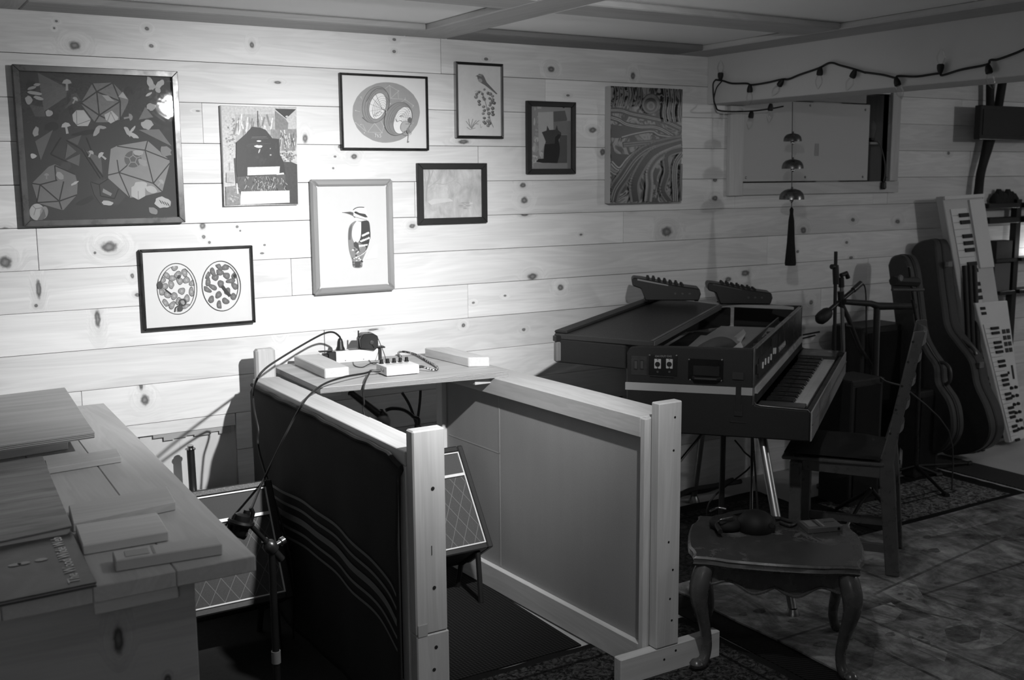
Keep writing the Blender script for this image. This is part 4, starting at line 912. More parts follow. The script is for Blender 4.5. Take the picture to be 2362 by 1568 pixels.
# ================================================================== THE DESK IN THE LEFT FOREGROUND
dk = thing('workbench', 'long rough plank workbench in left foreground reaching to the wall', 'workbench', (0, -1.0, .001))
xb, yb, xf, yf = .664, -.20, .618, -1.885       # right edge back and front
def dx(y): return xb + (xf - xb) * (y - yb) / (yf - yb)
DP = [pine('bench_plank_%s' % n, .46, 1, kn) for n, kn in (('a', [(.60, -.62, .016, .03), (.61, -.83, .013, .02), (.575, -1.05, .02, .012)]), ('b', [(.43, -1.33, .012, .02), (.44, -.8, .01, .02)]), ('c', [(.25, -1.2, .012, .03)]), ('d', []))]
ed = [0, .152, .30, .45, .60, .75, .90, 1.05]
for i in range(7):
    a_, b_ = ed[i] + (.0004 if i else 0), ed[i + 1] - .0004
    MB().prism([V((dx(yf) - a_, yf, .748)), V((dx(yb) - a_, yb, .748)), V((dx(yb) - b_, yb, .748)), V((dx(yf) - b_, yf, .748))], (0, 0, .032)).build('plank', DP[i % 4], dk, .002)
cx0, cx1 = ay((217, 1390), -1.875).x, ay((412, 1370), -1.875).x
MB().prism([V((cx0, -1.875, .722)), V((cx1, -1.875, .722)), V((cx1, -1.862, .722)), V((cx0, -1.862, .722))], (0, 0, .0255)).build('cleat', PINE_X, dk, .002)
MB().box(-.45, .505, -1.86, -1.838, .06, .7475).build('front_panel', pine('bench_front', .40, 0, [(.445, .56, .008, .010), (.36, .66, .010, .03)]), dk, .002)
MB().box(-.45, .505, -1.86 + .02, -1.80, .06, .10).build('rail', PINE_X, dk)
for (x, y) in ((.46, -1.79), (-.40, -1.79), (.52, -.28), (-.40, -.28)): MB().box(x - .045, x + .045, y - .045, y + .045, .001, .7475).build('leg', PINE_Z, dk, .002)
def slab(fl, fr, br, zt, h, name, mat, label, cat, group=None, bevel=.002, root=None):
    a_, b_, c_ = az(fl, zt), az(fr, zt), az(br, zt); d_ = a_ + (c_ - b_)
    o = MB().prism([a_ - V((0, 0, h)), b_ - V((0, 0, h)), c_ - V((0, 0, h)), d_ - V((0, 0, h))], (0, 0, h)).build(name, mat, root, bevel)
    if label: tag(o, label, cat, group)
    return o, (a_, b_, c_, d_)
g_ = 'offcuts and slats lying on the workbench'
slab((108, 1080), (280, 1052), (270, 1034), .797, .0162, 'lumber_strip', PINE_X, 'long thin pine strip crossing the workbench behind the books', 'slat', g_)
slab((168, 1206), (405, 1156), (384, 1120), .801, .0202, 'pine_offcut', PINE_X, 'thick pine offcut beside the books, behind the other offcut', 'offcut', g_)
slab((190, 1258), (389, 1225), (362, 1181), .801, .0202, 'pine_offcut', PINE_X, 'thick pine offcut between the books and the narrow white box', 'offcut', g_)
o, (a_, b_, c_, d_) = slab((266, 1293), (513, 1254), (500, 1234), .803, .0222, 'narrow_box', plain(.52, .6, 0, .06, 20, 'white_card'), 'long narrow white box with grey label near the bench front edge', 'box')
e = V((0, 0, .0004)); q = lambda s_, t_: a_ + (b_ - a_) * s_ + (d_ - a_) * t_ + e
MB().prism([q(.10, .2), q(.32, .2), q(.32, .8), q(.10, .8)], (0, 0, .0004)).build('label', plain(.38, .6), o)
MB().prism([q(.35, .1), q(.375, .1), q(.375, .95), q(.35, .95)], (0, 0, .0004)).build('tape_edge', plain(.3, .6), o)
# plywood sheet raised on two battens
o, (a_, b_, c_, d_) = slab((-160, 1050), (218, 995), (150, 893), .840, .018, 'plywood_sheet', ply, 'grey plywood sheet propped above the far end of the workbench', 'plywood sheet')
for k_ in (.12, .80):
    p = a_ + (d_ - a_) * k_; q_ = b_ + (c_ - b_) * k_; r_ = (d_ - a_).normalized() * .04
    tag(MB().prism([V((p.x, p.y, .7805)), V((q_.x - .06, q_.y, .7805)), V((q_.x - .06 + r_.x, q_.y + r_.y, .7805)), V((p.x + r_.x, p.y + r_.y, .7805))], (0, 0, .0412)).build('spacer_batten', PINE_X, None, .002), ['front spacer batten under the raised plywood sheet', 'rear spacer batten under the raised plywood sheet'][k_ > .5], 'batten')
# two large record sleeves / books
def book(fl, fr, br, zt, h, label, cover, pages=True):
    a_, b_, c_ = az(fl, zt), az(fr, zt), az(br, zt); d_ = a_ + (c_ - b_)
    t = thing('large_book', label, 'book', (a_ + c_) / 2 - V((0, 0, h)), 'large flat books on the workbench')
    dn = V((0, 0, 1))
    MB().prism([p - dn * .003 for p in (a_, b_, c_, d_)], (0, 0, .003)).build('cover', cover, t, .001)
    MB().prism([p - dn * h for p in (a_, b_, c_, d_)], (0, 0, .003)).build('cover', cover, t, .001)
    u_ = (b_ - a_).normalized() * .004; v_ = (d_ - a_).normalized() * .004
    MB().prism([a_ + u_ + v_ - dn * (h - .0032), b_ - u_ + v_ - dn * (h - .0032), c_ - u_ - v_ - dn * (h - .0032), d_ + u_ - v_ - dn * (h - .0032)], (0, 0, h - .0065)).build('pages', plain(.42, .8), t)
    return t, (a_, b_, c_, d_)
mb_, nt, b = newmat('streaked_cover'); co = objcoord(nt)
n1 = noise(nt, scaled(nt, co, (2.2, 16, 1)), 1.6, 4, .6, .6); gray_to(nt, maprange(nt, n1, .32, .68, .08, .27), b); b.inputs['Roughness'].default_value = .45
book((-130, 1276), (166, 1212), (98, 1050), .802, .0205, 'large book with pale streaked cover, farther of two on the bench', mb_)
mb2, nt, b = newmat('dark_cover'); co = objcoord(nt)
n1 = noise(nt, co, 7, 4, .6, .8); gray_to(nt, maprange(nt, n1, .35, .75, .018, .11), b); b.inputs['Roughness'].default_value = .35
t, (a_, b_, c_, d_) = book((-135, 1416), (223, 1342), (168, 1229), .7905, .0095, 'large dark book with a vertical pale title, nearer of two on the bench', mb2)
xv = (b_ - c_); yv = (b_ - a_)
lc = az((150, 1288), .7911)
tt_ = text_part('title_lettering', 'The Wood Wide Web', plain(.80, .6), t, frameM(lc + V((0, 0, .0004)), -xv, -yv), .030, .0004)
for i, (px_, py_) in enumerate(((34, 1303), (55, 1299), (95, 1291))):
    c0 = az((px_, py_), .7909); MB().prism([c0 + V((.012 * cos(k_), .008 * sin(k_), .0004)) for k_ in [j * .785 for j in range(8)]], (0, 0, .0003)).build('cover_spot', plain(.5, .6), t)
# ================================================================== THE STAGE PIANO
PB = V((2.675, -1.12, 0)); PK = V((cos(radians(36.6)), sin(radians(36.6)), 0)); PT = V((-PK.y, PK.x, 0))
def K(k, t, z): return PB + PK * k + PT * t + V((0, 0, z))
def near(px_, py_, k=-.0):
    d = ray(px_, py_); s_ = (k - (CAM - PB).dot(PK)) / d.dot(PK); X = CAM + d * s_; return (X - PB).dot(PT), X.z
pn = thing('stage_piano', 'black tolex electric stage piano on chrome legs, open top, by the wall', 'piano', K(.6, .2, .001))
def kprism(prof, k0, k1, nm, mat, bev=.003, root=pn): return MB().prism([K(k0, t, z) for t, z in prof], PK * (k1 - k0)).build(nm, mat, root, bev)
def kbox(k0, k1, t0, t1, z0, z1, nm, mat, bev=.002, root=pn, mb=None):
    m = (mb or MB()).prism([K(k0, t0, z0), K(k1, t0, z0), K(k1, t1, z0), K(k0, t1, z0)], (0, 0, z1 - z0))
    return m.build(nm, mat, root, bev) if nm else m
cheek = [(-.200, .582), (.44, .570), (.462, .590), (.466, .86), (.452, .884), (.42, .890), (0, .900), (-.001, .712), (-.008, .700), (-.02, .697), (-.188, .693), (-.200, .684)]
kprism(cheek, 0, .028, 'side_panel', VINYL, .005)
far_cheek = [(-.200, .582), (.30, .572), (.315, .59), (.315, .885), (.29, .893), (0, .900), (-.001, .712), (-.008, .700), (-.02, .697), (-.188, .693), (-.200, .684)]
kprism(far_cheek, 1.355, 1.383, 'side_panel', VINYL, .005)
MB().prism([K(.029, .03, .575), K(1.354, .03, .575), K(1.354, .30, .575), K(1.05, .46, .575), K(.029, .46, .575)], (0, 0, .02)).build('bottom', VINYL, pn)
MB().prism([K(.029, .44, .596), K(1.04, .44, .596), K(1.04, .46, .596), K(.029, .46, .596)], (0, 0, .20)).build('back_panel', VINYL, pn)
kbox(.029, 1.354, -.196, .029, .583, .640, 'key_bed', VINYL)
kprism([(0, .758), (.018, .758), (.016, .896), (.012, .900), (.0, .894)], .029, 1.354, 'control_panel', plain(.03, .25, 0, .2, 12, 'gloss_panel'))
kprism([(-.012, .735), (.014, .735), (.014, .7575), (-.004, .7575)], .0285, 1.3545, 'trim_strip', plain(.34, .3, 0, .05, 9, 'silver_trim'), .001)
kprism([(-.008, .700), (.012, .700), (.012, .7345), (-.008, .7345)], .029, 1.354, 'fallboard', BLACK, .002)
kprism([(-.0035, .733), (.4675, .724), (.4675, .753), (-.0035, .761)], -.0022, -.0002, 'trim_strip', plain(.34, .3, 0, .05, 9, 'silver_trim'), .0005)
kprism([(-.0025, .70), (.002, .70), (.002, .902), (-.0025, .902)], -.0024, -.0004, 'edge_trim', STEEL, .0004)
MB().tube([K(.002, -.003, .902), K(.002, -.003, .715), K(.002, -.010, .702), K(.002, -.03, .698), K(.002, -.19, .694), K(.002, -.2005, .684), K(.002, -.2015, .583)], .0022, 6).build('edge_trim', CHROME, pn, smooth=True)
MB().tube([K(.03, -.004, .899), K(1.35, -.004, .899)], .0025, 6).build('edge_trim', STEEL, pn, smooth=True)
kbox(.0, 1.383, -.2055, -.2005, .584, .690, 'front_rail', plain(.30, .35, 0, .1, 9, 'brushed_rail'), .001)
kbox(.0, 1.383, -.2085, -.2056, .640, .646, 'front_rail_ridge', STEEL, .0005)
kbox(.029, 1.354, -.200, -.176, .641, .676, 'key_slip', BLACK, .002)
kbox(.029, .105, -.174, -.010, .641, .697, 'key_block', plain(.03, .3), .003); kbox(1.178, 1.354, -.174, -.010, .641, .697, 'key_block', plain(.03, .3), .003)
# 73 keys, each its own piece
nW = 43; k0 = .107; kw = (1.176 - k0) / nW; wm = None; bmq = None
def keymesh(name, w_, t0, t1, z0, z1, mat):
    m = MB(); m.prism([V(PK * 0) + PT * t0, PK * w_ + PT * t0, PK * w_ + PT * t1, PT * t1], (0, 0, z1 - z0)); return m
for i in range(nW):
    if wm is None:
        o = kbox(k0 + .0005, k0 + kw - .0005, -.172, -.024, .662, .6835, 'white_key', IVORY, .001); wm = o; PKK = o
    else:
        o = wm.copy(); COL.objects.link(o); o.location = PK * (kw * i)
pat = [0, 1, 2, 4, 5]; first = True
for i in range(nW - 1):
    if (i + 2) % 7 in (0, 1, 3, 4, 5):
        if first:
            i0 = i; kk_ = k0 + kw * (i + 1); bmq = kprism([(-.126, .6838), (-.024, .6838), (-.024, .6945), (-.120, .6945)], kk_ - .0055, kk_ + .0055, 'black_key', plain(.008, .3), .0012); first = False
        else:
            o = bmq.copy(); COL.objects.link(o); o.location = PK * (kw * (i - i0))
# lettering and sliders on the control panel
GW = plain(.62, .5, name='panel_white')
def pt(k, z): return K(k, -.0010 + (.0) , z)
text_part('maker_lettering', 'YAMAHA', GW, pn, frameM(K(.715, -.0014, .803), PK, (0, 0, 1)), .034, .0003, squash=1.45)
kbox(.10, .40, -.0016, -.0002, .775, .850, 'control_recess', plain(.004, .4), .0005); kbox(.41, .56, -.0016, -.0002, .780, .880, 'control_recess', plain(.004, .4), .0005)
for i, k_ in enumerate((.181, .243, .318, .384, .451, .497)):
    z_ = .812 + .008 * (i > 3) + .004 * sin(i * 2)
    kbox(k_, k_ + .012, -.006, -.0017, z_ - .012, z_ + .012, 'slider_cap', GW, .001)
kbox(.045, .075, -.006, -.0003, .80, .835, 'switch', BLACK)
# connector plates, vents and latch on the near side panel
def nbox(x0, y0, x1, y1, d0, d1, nm, mat, bev=.0008, root=pn):
    ta, za = near(x0, y0); tb, zb = near(x1, y1); t0, t1 = sorted((ta, tb)); z0, z1 = sorted((za, zb))
    return kprism([(t0, z0), (t1, z0), (t1, z1), (t0, z1)], -d1, -d0, nm, mat, bev, root)
nbox(1497, 818, 1562, 868, .0002, .002, 'connector_plate', plain(.008, .35))
for x in (1517.5, 1544.5):
    pl = nbox(x - 7.5, 827, x + 7.5, 850, .0022, .005, 'connector', plain(.42, .4))
    tc_, zc_ = near(x, 839.5); MB().lathe(K(-.005, tc_, zc_), -PK, [(.0095, 0), (.0095, .001)], 16).build('socket', plain(.005, .5), pl)
    for yy in (829, 848): tc_, zc_ = near(x, yy); MB().lathe(K(-.005, tc_, zc_), -PK, [(.003, 0), (.002, .001)], 8).build('screw', CHROME, pl)
    tc_, zc_ = near(x, 857); MB().lathe(K(-.002, tc_, zc_), -PK, [(.005, 0), (.004, .002)], 10).build('jack_socket', STEEL, pn)
for txt, x in (('CH1', 1517), ('OUT', 1530), ('CH2', 1544)):
    tc_, zc_ = near(x, 821.5); text_part('connector_lettering', txt, plain(.25, .5), pn, frameM(K(-.0024, tc_, zc_), -PT, (0, 0, 1)), .010, .0002)
for (x0, y0, x1, y1) in ((1456, 820, 1492, 866),): nbox(x0, y0, x1, y1, .0002, .0015, 'rating_plate', plain(.030, .4, .0, .5, 60))
for x in (1467, 1481): nbox(x - 4, 830, x + 4, 852, .0017, .0025, 'outlet', plain(.012, .4)); nbox(x - 3, 832, x + 3, 850, .0027, .003, 'outlet_face', plain(.05, .4))
nbox(1500, 866.5, 1556, 870, .002, .006, 'lower_rail', STEEL)
nbox(1588, 826, 1668, 880, .0002, .003, 'handle_plate', plain(.016, .3, .6)); nbox(1600, 842, 1660, 868, .0032, .006, 'handle_recess', plain(.004, .5))
tA, zA = near(1600, 870); tB, zB = near(1662, 873); MB().tube([K(-.006, tA, zA), K(-.022, tA - .01, zA), K(-.022, tB + .01, zB), K(-.006, tB, zB)], .006, 8).build('handle', BLACK, pn, smooth=True)
for (x, y) in ((1590, 829), (1666, 830), (1592, 876), (1664, 878), (1499, 819), (1561, 820)): tc_, zc_ = near(x, y); MB().lathe(K(-.003, tc_, zc_), -PK, [(.0035, 0), (.002, .001)], 8).build('rivet', STEEL, pn)
la = nbox(1690, 858, 1716, 876, .0002, .006, 'latch', plain(.03, .35)); nbox(1698, 884, 1709, 948, .0026, .006, 'latch_strap', plain(.02, .35)); nbox(1694, 932, 1713, 960, .0002, .005, 'latch_catch', plain(.02, .4)); nbox(1684, 972, 1722, 975, .0002, .004, 'latch_plate', STEEL)
# what shows inside the open top
kbox(.03, 1.35, .02, .30, .796, .800, 'inner_deck', plain(.02, .7)); kbox(.03, 1.05, .30, .44, .796, .800, 'inner_deck', plain(.02, .7))
GREYF = plain(.30, .8, 0, .15, 14, 'grey_paper'); random.seed(21)
def kquad(p, h, nm, mat, bev=.0): return MB().prism([K(a_, b_, z_) for a_, b_, z_ in p], (0, 0, h)).build(nm, mat, pn, bev)
kquad([(.10, .30, .802), (.12, .20, .802), (.30, .22, .802), (.26, .33, .802)], .012, 'paper_sheet', GREYF)
kquad([(.42, .34, .815), (.40, .10, .815), (.70, .10, .83), (.72, .34, .83)], .004, 'paper_sheet', GREYF)
kquad([(.74, .33, .82), (.74, .05, .82), (.98, .07, .84), (.96, .30, .84)], .004, 'paper_sheet', GREYF)
for (a_, b_) in ((.20, .11), (.56, .16)):
    MB().prism([K(a_, b_, .80), K(a_ + .07, b_ + .05, .80), K(a_ + .10, b_ - .02, .86)], PK * .12 + PT * .03).build('folded_paper', plain(.5, .7), pn)
MB().prism([K(.10, .13, .80), K(.10, .09, .80), K(.10, .11, .85)], PK * .35).build('folded_paper', plain(.42, .7), pn)
for t_ in (.16, .19): kbox(.06, .5, t_, t_ + .018, .801, .822, 'damper_rail', plain(.14, .6), .002)
MB().tube(smoothpath([K(.25, .27, .815), K(.34, .22, .85), (K(.42, .18, .85)), K(.46, .15, .815)], 5), .026, 10).build('felt_roll', plain(.06, .95), pn, smooth=True)
hm = MB()
for i in range(40): hm.prism([K(.10 + i * .029, .045, .801), K(.112 + i * .029, .045, .801), K(.112 + i * .029, .085, .801), K(.10 + i * .029, .085, .801)], (0, 0, .03 + .012 * random.random()))
o = hm.build('hammer_row', plain(.03, .7), pn); o['kind'] = 'stuff'
kbox(.06, 1.3, .095, .102, .82, .85, 'hammer_rail', plain(.20, .5, 0, .2), .001)
# harp section behind, tapering off toward the wall, and the lifted lid lying on it
rp = [K(.0, .468, .800), K(.0, .745, .812), K(.78, .735, .812), K(1.30, .345, .80), K(1.30, .318, .80), K(1.03, .468, .80)]
MB().prism(rp, (0, 0, .088)).build('harp_case', VINYL, pn, .004)
NL = V((2.23, -.52, .9215)); NR = V((2.468, -.818, .907)); FL_ = ay((1513, 684), -.10); FR_ = None
n_ = (NR - NL).cross(FL_ - NL).normalized(); d = ray(1663, 703); FR_ = CAM + d * ((NL - CAM).dot(n_) / d.dot(n_))
if n_.z < 0: n_ = -n_
MB().prism([NL, NR, FR_, FL_], -n_ * .022).build('lid', plain(.028, .55, 0, .3, 150, 'lid_cloth'), pn, .003)
e1 = (FR_ - NR).normalized(); e2 = (NR - NL).normalized()
MB().prism([NR + n_ * .0005, NR + n_ * .0005 + e2 * .004, FR_ + n_ * .0005 + e2 * .004, FR_ + n_ * .0005], -n_ * .020).build('lid_edge_rail', plain(.16, .35, .5, .2, 20), pn, .001)
MB().prism([NR - e2 * .012 + n_ * .0003, NR + n_ * .0003, FR_ + n_ * .0003, FR_ - e2 * .012 + n_ * .0003], n_ * .003).build('lid_edge_rail', plain(.14, .35, .5, .2, 20), pn, .001)
e3 = (FL_ - NL).normalized()
MB().prism([NL + n_ * .0003, NL + e2 * .05 + n_ * .0003, FL_ + e2 * .05 + n_ * .0003, FL_ + n_ * .0003], n_ * .012).build('lid_back_strip', VINYL, pn, .004)
MB().box(-.004, .020, -.012, .012, 0, .075, M=Matrix.Translation(K(-.004, .738, .815))).build('corner_guard', plain(.20, .4, .3), pn, .004)
MB().box(-.004, .022, -.014, .010, 0, .022, M=Matrix.Translation(K(-.006, .742, .892))).build('corner_guard', BLACK, pn, .003)
# chrome legs and braces
def leg(k0, t0, k1, t1, r=.016):
    l = MB().tube([K(k0, t0, .574), K(k1, t1, .03)], [r, r * .85], 14).build('leg', plain(.30, .38, 1.0, .1, 9, 'worn_chrome'), pn, smooth=True)
    MB().lathe(K(k1, t1, .001), (0, 0, 1), [(.026, 0), (.026, .008), (.020, .022), (.016, .032)], 14).build('foot_cap', STEEL, l, smooth=True)
leg(.085, -.02, -.165, -.150 - .03, .018); leg(1.25, -.05, 1.42, -.17); leg(.10, .40, -.06, .55); leg(1.0, .36, 1.02, .42)
for (a_, b_, c_, d2) in ((.62, .1, .055, -.0), (.62, .12, 1.28, .0), (.62, .2, .05, .40)):
    MB().tube([K(a_, b_, .573), K(c_ - .02, d2, .28)], .006, 8).build('brace', CHROME, pn, smooth=True)
MB().tube([K(.30, .05, .573), K(.30, .02, .25), K(.28, .0, .012)], .004, 8).build('pedal_rod', plain(.05, .3, .5), pn, smooth=True)
MB().tube([K(.42, .18, .573), K(.415, .18, .02)], .012, 10).build('pedal_rod', BLACK, pn, smooth=True)
pd = MB().prism([K(.26, -.10, .012), K(.40, -.10, .012), K(.40, .22, .012), K(.26, .22, .012)], (0, 0, .03)).build('pedal_box', BLACK, pn, .004)
for k_ in (.29, .35): MB().prism([K(k_, -.20, .03), K(k_ + .02, -.20, .03), K(k_ + .02, -.10, .034), K(k_, -.10, .034)], (0, 0, .006)).build('pedal', plain(.3, .3, .9), pn, .002)
cb = smoothpath([ay((1695, 1015), -.75), ay((1715, 1040), -.75), ay((1732, 1075), -.73), V((2.86, -.70, .20)), V((2.90, -.68, .016))], 6)
tag(MB().tube(cb, .0035, 6).build('cable', RUBBER, None, smooth=True), 'thin black cable dropping from beneath the stage piano', 'cable')

# narrow white board behind the piano and the two small desk mixers
q0, q1 = az((1668, 700), .927), az((1832, 707), .927)
wb = MB().prism([V((q0.x, q0.y, .912)), V((q1.x, q1.y, .912)), V((q1.x, -.003, .912)), V((q0.x - .02, -.003, .912))], (0, 0, .014)).build('wall_board', plain(.40, .6), None, .002)
tag(wb, 'narrow pale board at the wall just behind the stage piano', 'board')
def mixer(label, c, z, tilt, light):
    t = thing('audio_mixer', label, 'mixer', (c.x, c.y, z), 'small mixers on the piano')
    u_ = V((.80, -.60, 0)); v_ = V((.60, .80, 0)); S = 1.0
    prof = [(-.095, .0), (.13, .0), (.138, .028), (.132, .050), (.03, .064), (-.11, .093), (-.148, .097), (-.155, .085), (-.150, .062), (-.115, .050)]
    def M_(a_, b_, h): return V((c.x, c.y, z + .004)) + u_ * a_ + v_ * b_ + V((0, 0, h))
    MB().prism([M_(a_, -.085, h) for a_, h in prof], v_ * .13).build('case', BLACK, t, .004)
    MB().prism([M_(-.13, -.0852, .086), M_(.00, -.0852, .062), M_(.0, -.0852, .067), M_(-.13, -.0852, .093)], v_ * -.001).build('side_stripe', plain(light, .4), t)
    for (a_, b_) in ((-.09, -.07), (.12, -.07), (.12, .03), (-.09, .03)): MB().lathe(M_(a_, b_, -.0038), (0, 0, 1), [(.009, 0), (.009, .0037)], 8).build('foot', RUBBER, t)
    for i in range(7):
        for j in range(4):
            a_ = -.085 + i * .024; h = .0925 - (a_ + .11) * .205; b_ = -.070 + j * .032
            MB().lathe(M_(a_, b_, h), (.15, -.1, 1), [(.006, -.002), (.0055, .010), (.0045, .011 + .003 * ((i * j) % 2))], 8).build('knob', plain(.015, .5), t, smooth=True)
    for i in range(3): MB().lathe(M_(.03 + .03 * i, -.0852, .030), -v_, [(.006, 0), (.005, .002)], 10).build('jack', plain(.06, .4), t)
mc1 = az((1600, 700), .960); mc1 = V((2.985, -.270, 0)); d_ = (NL - V((mc1.x, mc1.y, 0))).dot(n_) / n_.z
mixer('compact black mixer with pale side stripe standing on the piano lid', mc1, d_ + .022, 0, .30)
mixer('compact black mixer on the narrow board behind the piano', V((3.46, -.215, 0)), .9262, 0, .06)

# ================================================================== CHAIR
CF = V((3.232, -1.311, 0)); ZF = .0125
def CC(k, t, z): return CF + PK * k + PT * t + V((0, 0, z))
CW = plain(.085, .30, 0, .35, 22, 'dark_stained_wood')
ch = thing('wooden_chair', 'dark wooden ladder-back chair with black cushion drawn up to the piano', 'chair', CC(.16, .2, ZF))
rear = [(-.022, ZF), (.028, ZF), (.066, .40), (.066, .455), (.040, .56), (-.030, .94), (-.070, .945), (-.062, .90), (.010, .52), (.016, .44), (.008, .38)]
for k_ in (-.012, .322): MB().prism([CC(k_, t, z) for t, z in rear], PK * .024).build('rear_leg', CW, ch, .004)
for k_ in (-.020, .320): MB().prism([CC(k_, .345, ZF), CC(k_, .385, ZF), CC(k_, .392, .425), CC(k_, .345, .425)], PK * .034).build('front_leg', CW, ch, .004)
for k_ in (-.008, .324): MB().prism([CC(k_, .064, .385), CC(k_, .346, .392), CC(k_, .346, .432), CC(k_, .064, .432)], PK * .018).build('side_rail', CW, ch, .002)
MB().prism([CC(.013, .352, .385), CC(.321, .352, .385), CC(.321, .352, .43), CC(.013, .352, .43)], PT * .018).build('front_rail', CW, ch, .002)
MB().prism([CC(.013, .040, .385), CC(.321, .040, .385), CC(.321, .040, .43), CC(.013, .040, .43)], PT * .018).build('rear_rail', CW, ch, .002)
MB().prism([CC(-.020, .05, .4325), CC(.355, .05, .4325), CC(.365, .42, .4325), CC(-.030, .42, .4325)], (0, 0, .014)).build('seat', CW, ch, .004)
cu_ = MB(); 
for i in range(9):
    for j in range(9):
        pass
n_u = 10; grid = []
for s_ in (0, 1):
    for i in range(n_u + 1):
        for j in range(n_u + 1):
            u_, v_ = i / n_u, j / n_u; e_ = min(1, 4 * min(u_, 1 - u_)) * min(1, 4 * min(v_, 1 - v_))
            grid.append(CC(-.022 + .384 * u_, .058 + .355 * v_, (.4470 + .012 + (.026 * e_ ** .5 if s_ else -.0115 * e_ ** .5))))
fs2 = []; W_ = n_u + 1
for s_ in (0, 1):
    for i in range(n_u):
        for j in range(n_u):
            q = s_ * W_ * W_ + i * W_ + j; f = [q, q + W_, q + W_ + 1, q + 1]; fs2.append(f if s_ else f[::-1])
MB().add(grid, fs2).build('cushion', fabric('cushion_cloth', .022, 300), ch, weld=True, smooth=True)
for i, z_ in enumerate((.56, .65, .74, .83, .905)):
    tt = .040 - (z_ - .56) * .185 + -.020; h = .030 if i < 4 else .05
    mb = MB(); segs = 6
    for s_ in range(segs):
        def bow(a_): return -.028 * (1 - (2 * a_ / segs - 1) ** 2)
        ka, kb = .012 + .31 * s_ / segs, .012 + .31 * (s_ + 1) / segs
        mb.prism([CC(ka, tt + bow(s_), z_ - h / 2), CC(kb, tt + bow(s_ + 1), z_ - h / 2), CC(kb, tt + bow(s_ + 1) - .002, z_ + h / 2), CC(ka, tt + bow(s_) - .002, z_ + h / 2)], PT * .011)
    mb.build('back_slat', CW, ch, .0)
    MB().lathe(CC(-.0122, tt + .014, z_), -PK, [(.005, 0), (.004, .0006)], 8).build('peg', BLACK, ch)
for k_ in (-.004, .328): MB().prism([CC(k_ - .006, .03, .10), CC(k_ + .006, .03, .10), CC(k_ + .006, .352, .10), CC(k_ - .006, .352, .10)], (0, 0, .034)).build('stretcher', CW, ch, .002)

# ================================================================== SMALL TABLE, HEADPHONES, BOX
TFL, TFR, TBR, TBL = V((2.085, -1.497, 0)), V((2.425, -1.825, 0)), V((2.705, -1.540, 0)), V((2.358, -1.207, 0))
ZT = .372; Z0 = .013
def T(s_, t_, z): return TFL * (1 - s_) * (1 - t_) + TFR * s_ * (1 - t_) + TBR * s_ * t_ + TBL * (1 - s_) * t_ + V((0, 0, z))
tb = thing('side_table', 'low dark carved side table with cabriole legs and worn top', 'table', T(.5, .5, .001))
def outline(inset, n=14):
    pts = []
    def edge(f):
        for i in range(n):
            a_ = i / n; w_ = .050 * (sin(a_ * pi) ** .8) - .020 * sin(min(1, a_ * 5) * pi) * (a_ < .2) - .020 * sin(min(1, (1 - a_) * 5) * pi) * (a_ > .8); pts.append(f(a_, w_ - inset))
    edge(lambda a_, w_: (a_ * (1 - 2 * inset) + inset, -w_)); edge(lambda a_, w_: (1 + w_, a_ * (1 - 2 * inset) + inset)); edge(lambda a_, w_: (1 - (a_ * (1 - 2 * inset) + inset), 1 + w_)); edge(lambda a_, w_: (-w_, 1 - (a_ * (1 - 2 * inset) + inset)))
    return pts
worn, nt, b = newmat('worn_varnish'); co = objcoord(nt)
n1 = noise(nt, co, 14, 6, .7, .5); n2 = noise(nt, co, 3.2, 3, .5, .4); n3 = noise(nt, co, 60, 3, .6)
wm_ = math_(nt, 'MULTIPLY', maprange(nt, n1, .50, .60, 0, 1), maprange(nt, n2, .48, .60, .08, 1))
gray_to(nt, math_(nt, 'ADD', .038, math_(nt, 'ADD', math_(nt, 'MULTIPLY', wm_, .10), math_(nt, 'MULTIPLY', n3, .012))), b)
nt.links.new(maprange(nt, wm_, 0, 1, .22, .7), b.inputs['Roughness'])
VARN = plain(.078, .26, 0, .4, 26, 'dark_varnish')
lay = [(.02, ZT - .034), (.0, ZT - .030), (-.012, ZT - .022), (-.004, ZT - .012), (-.010, ZT - .006), (.004, ZT - .0005)]
mb = MB(); rings = [[T(a_, b_, z) for a_, b_ in outline(ins)] for ins, z in lay]; nn_ = len(rings[0])
for r1, r2 in zip(rings, rings[1:]):
    for i in range(nn_): mb.face([r1[i], r1[(i + 1) % nn_], r2[(i + 1) % nn_], r2[i]])
mb.face(rings[0][::-1]); mb.build('top_moulding', VARN, tb, weld=True, smooth=True)
MB().prism([T(a_, b_, ZT - .0008) for a_, b_ in outline(.004)], (0, 0, .001)).build('table_top', worn, tb)
def apron(p0, p1, q0, q1, inn):
    mb = MB(); n = 28; top_, bot = [], []
    for i in range(n + 1):
        a_ = i / n; s_ = p0 + (p1 - p0) * a_; c_ = abs(a_ - .5) * 2
        zb = .255 + .030 * (c_ ** 1) + .012 * cos(c_ * 9) + (.0 if c_ > .12 else .012 * (c_ / .12 - 1) * -1)
        bot.append((s_, zb)); top_.append((s_, ZT - .0345))
    f = lambda s_, d_: T(s_[0], inn + d_, s_[1]) if q0 == 't' else T(inn + d_, s_[0], s_[1])
    for i in range(n):
        for d_, fl in ((0, 1), (.045, 0)):
            q = [f(bot[i], d_), f(bot[i + 1], d_), f(top_[i + 1], d_), f(top_[i], d_)]; mb.face(q if fl else q[::-1])
        mb.face([f(bot[i], 0), f(bot[i], .045), f(bot[i + 1], .045), f(bot[i + 1], 0)])
    mb.build('apron', VARN, tb, weld=True)
    MB().tube([f((x, z + .006), -.006 if inn < .5 else .050) for x, z in bot], .0045, 6).build('apron_bead', VARN, tb, smooth=True)
apron(.10, .90, 't', 0, .055); apron(.10, .90, 't', 0, .90); apron(.10, .90, 's', 0, .055); apron(.10, .90, 's', 0, .90)
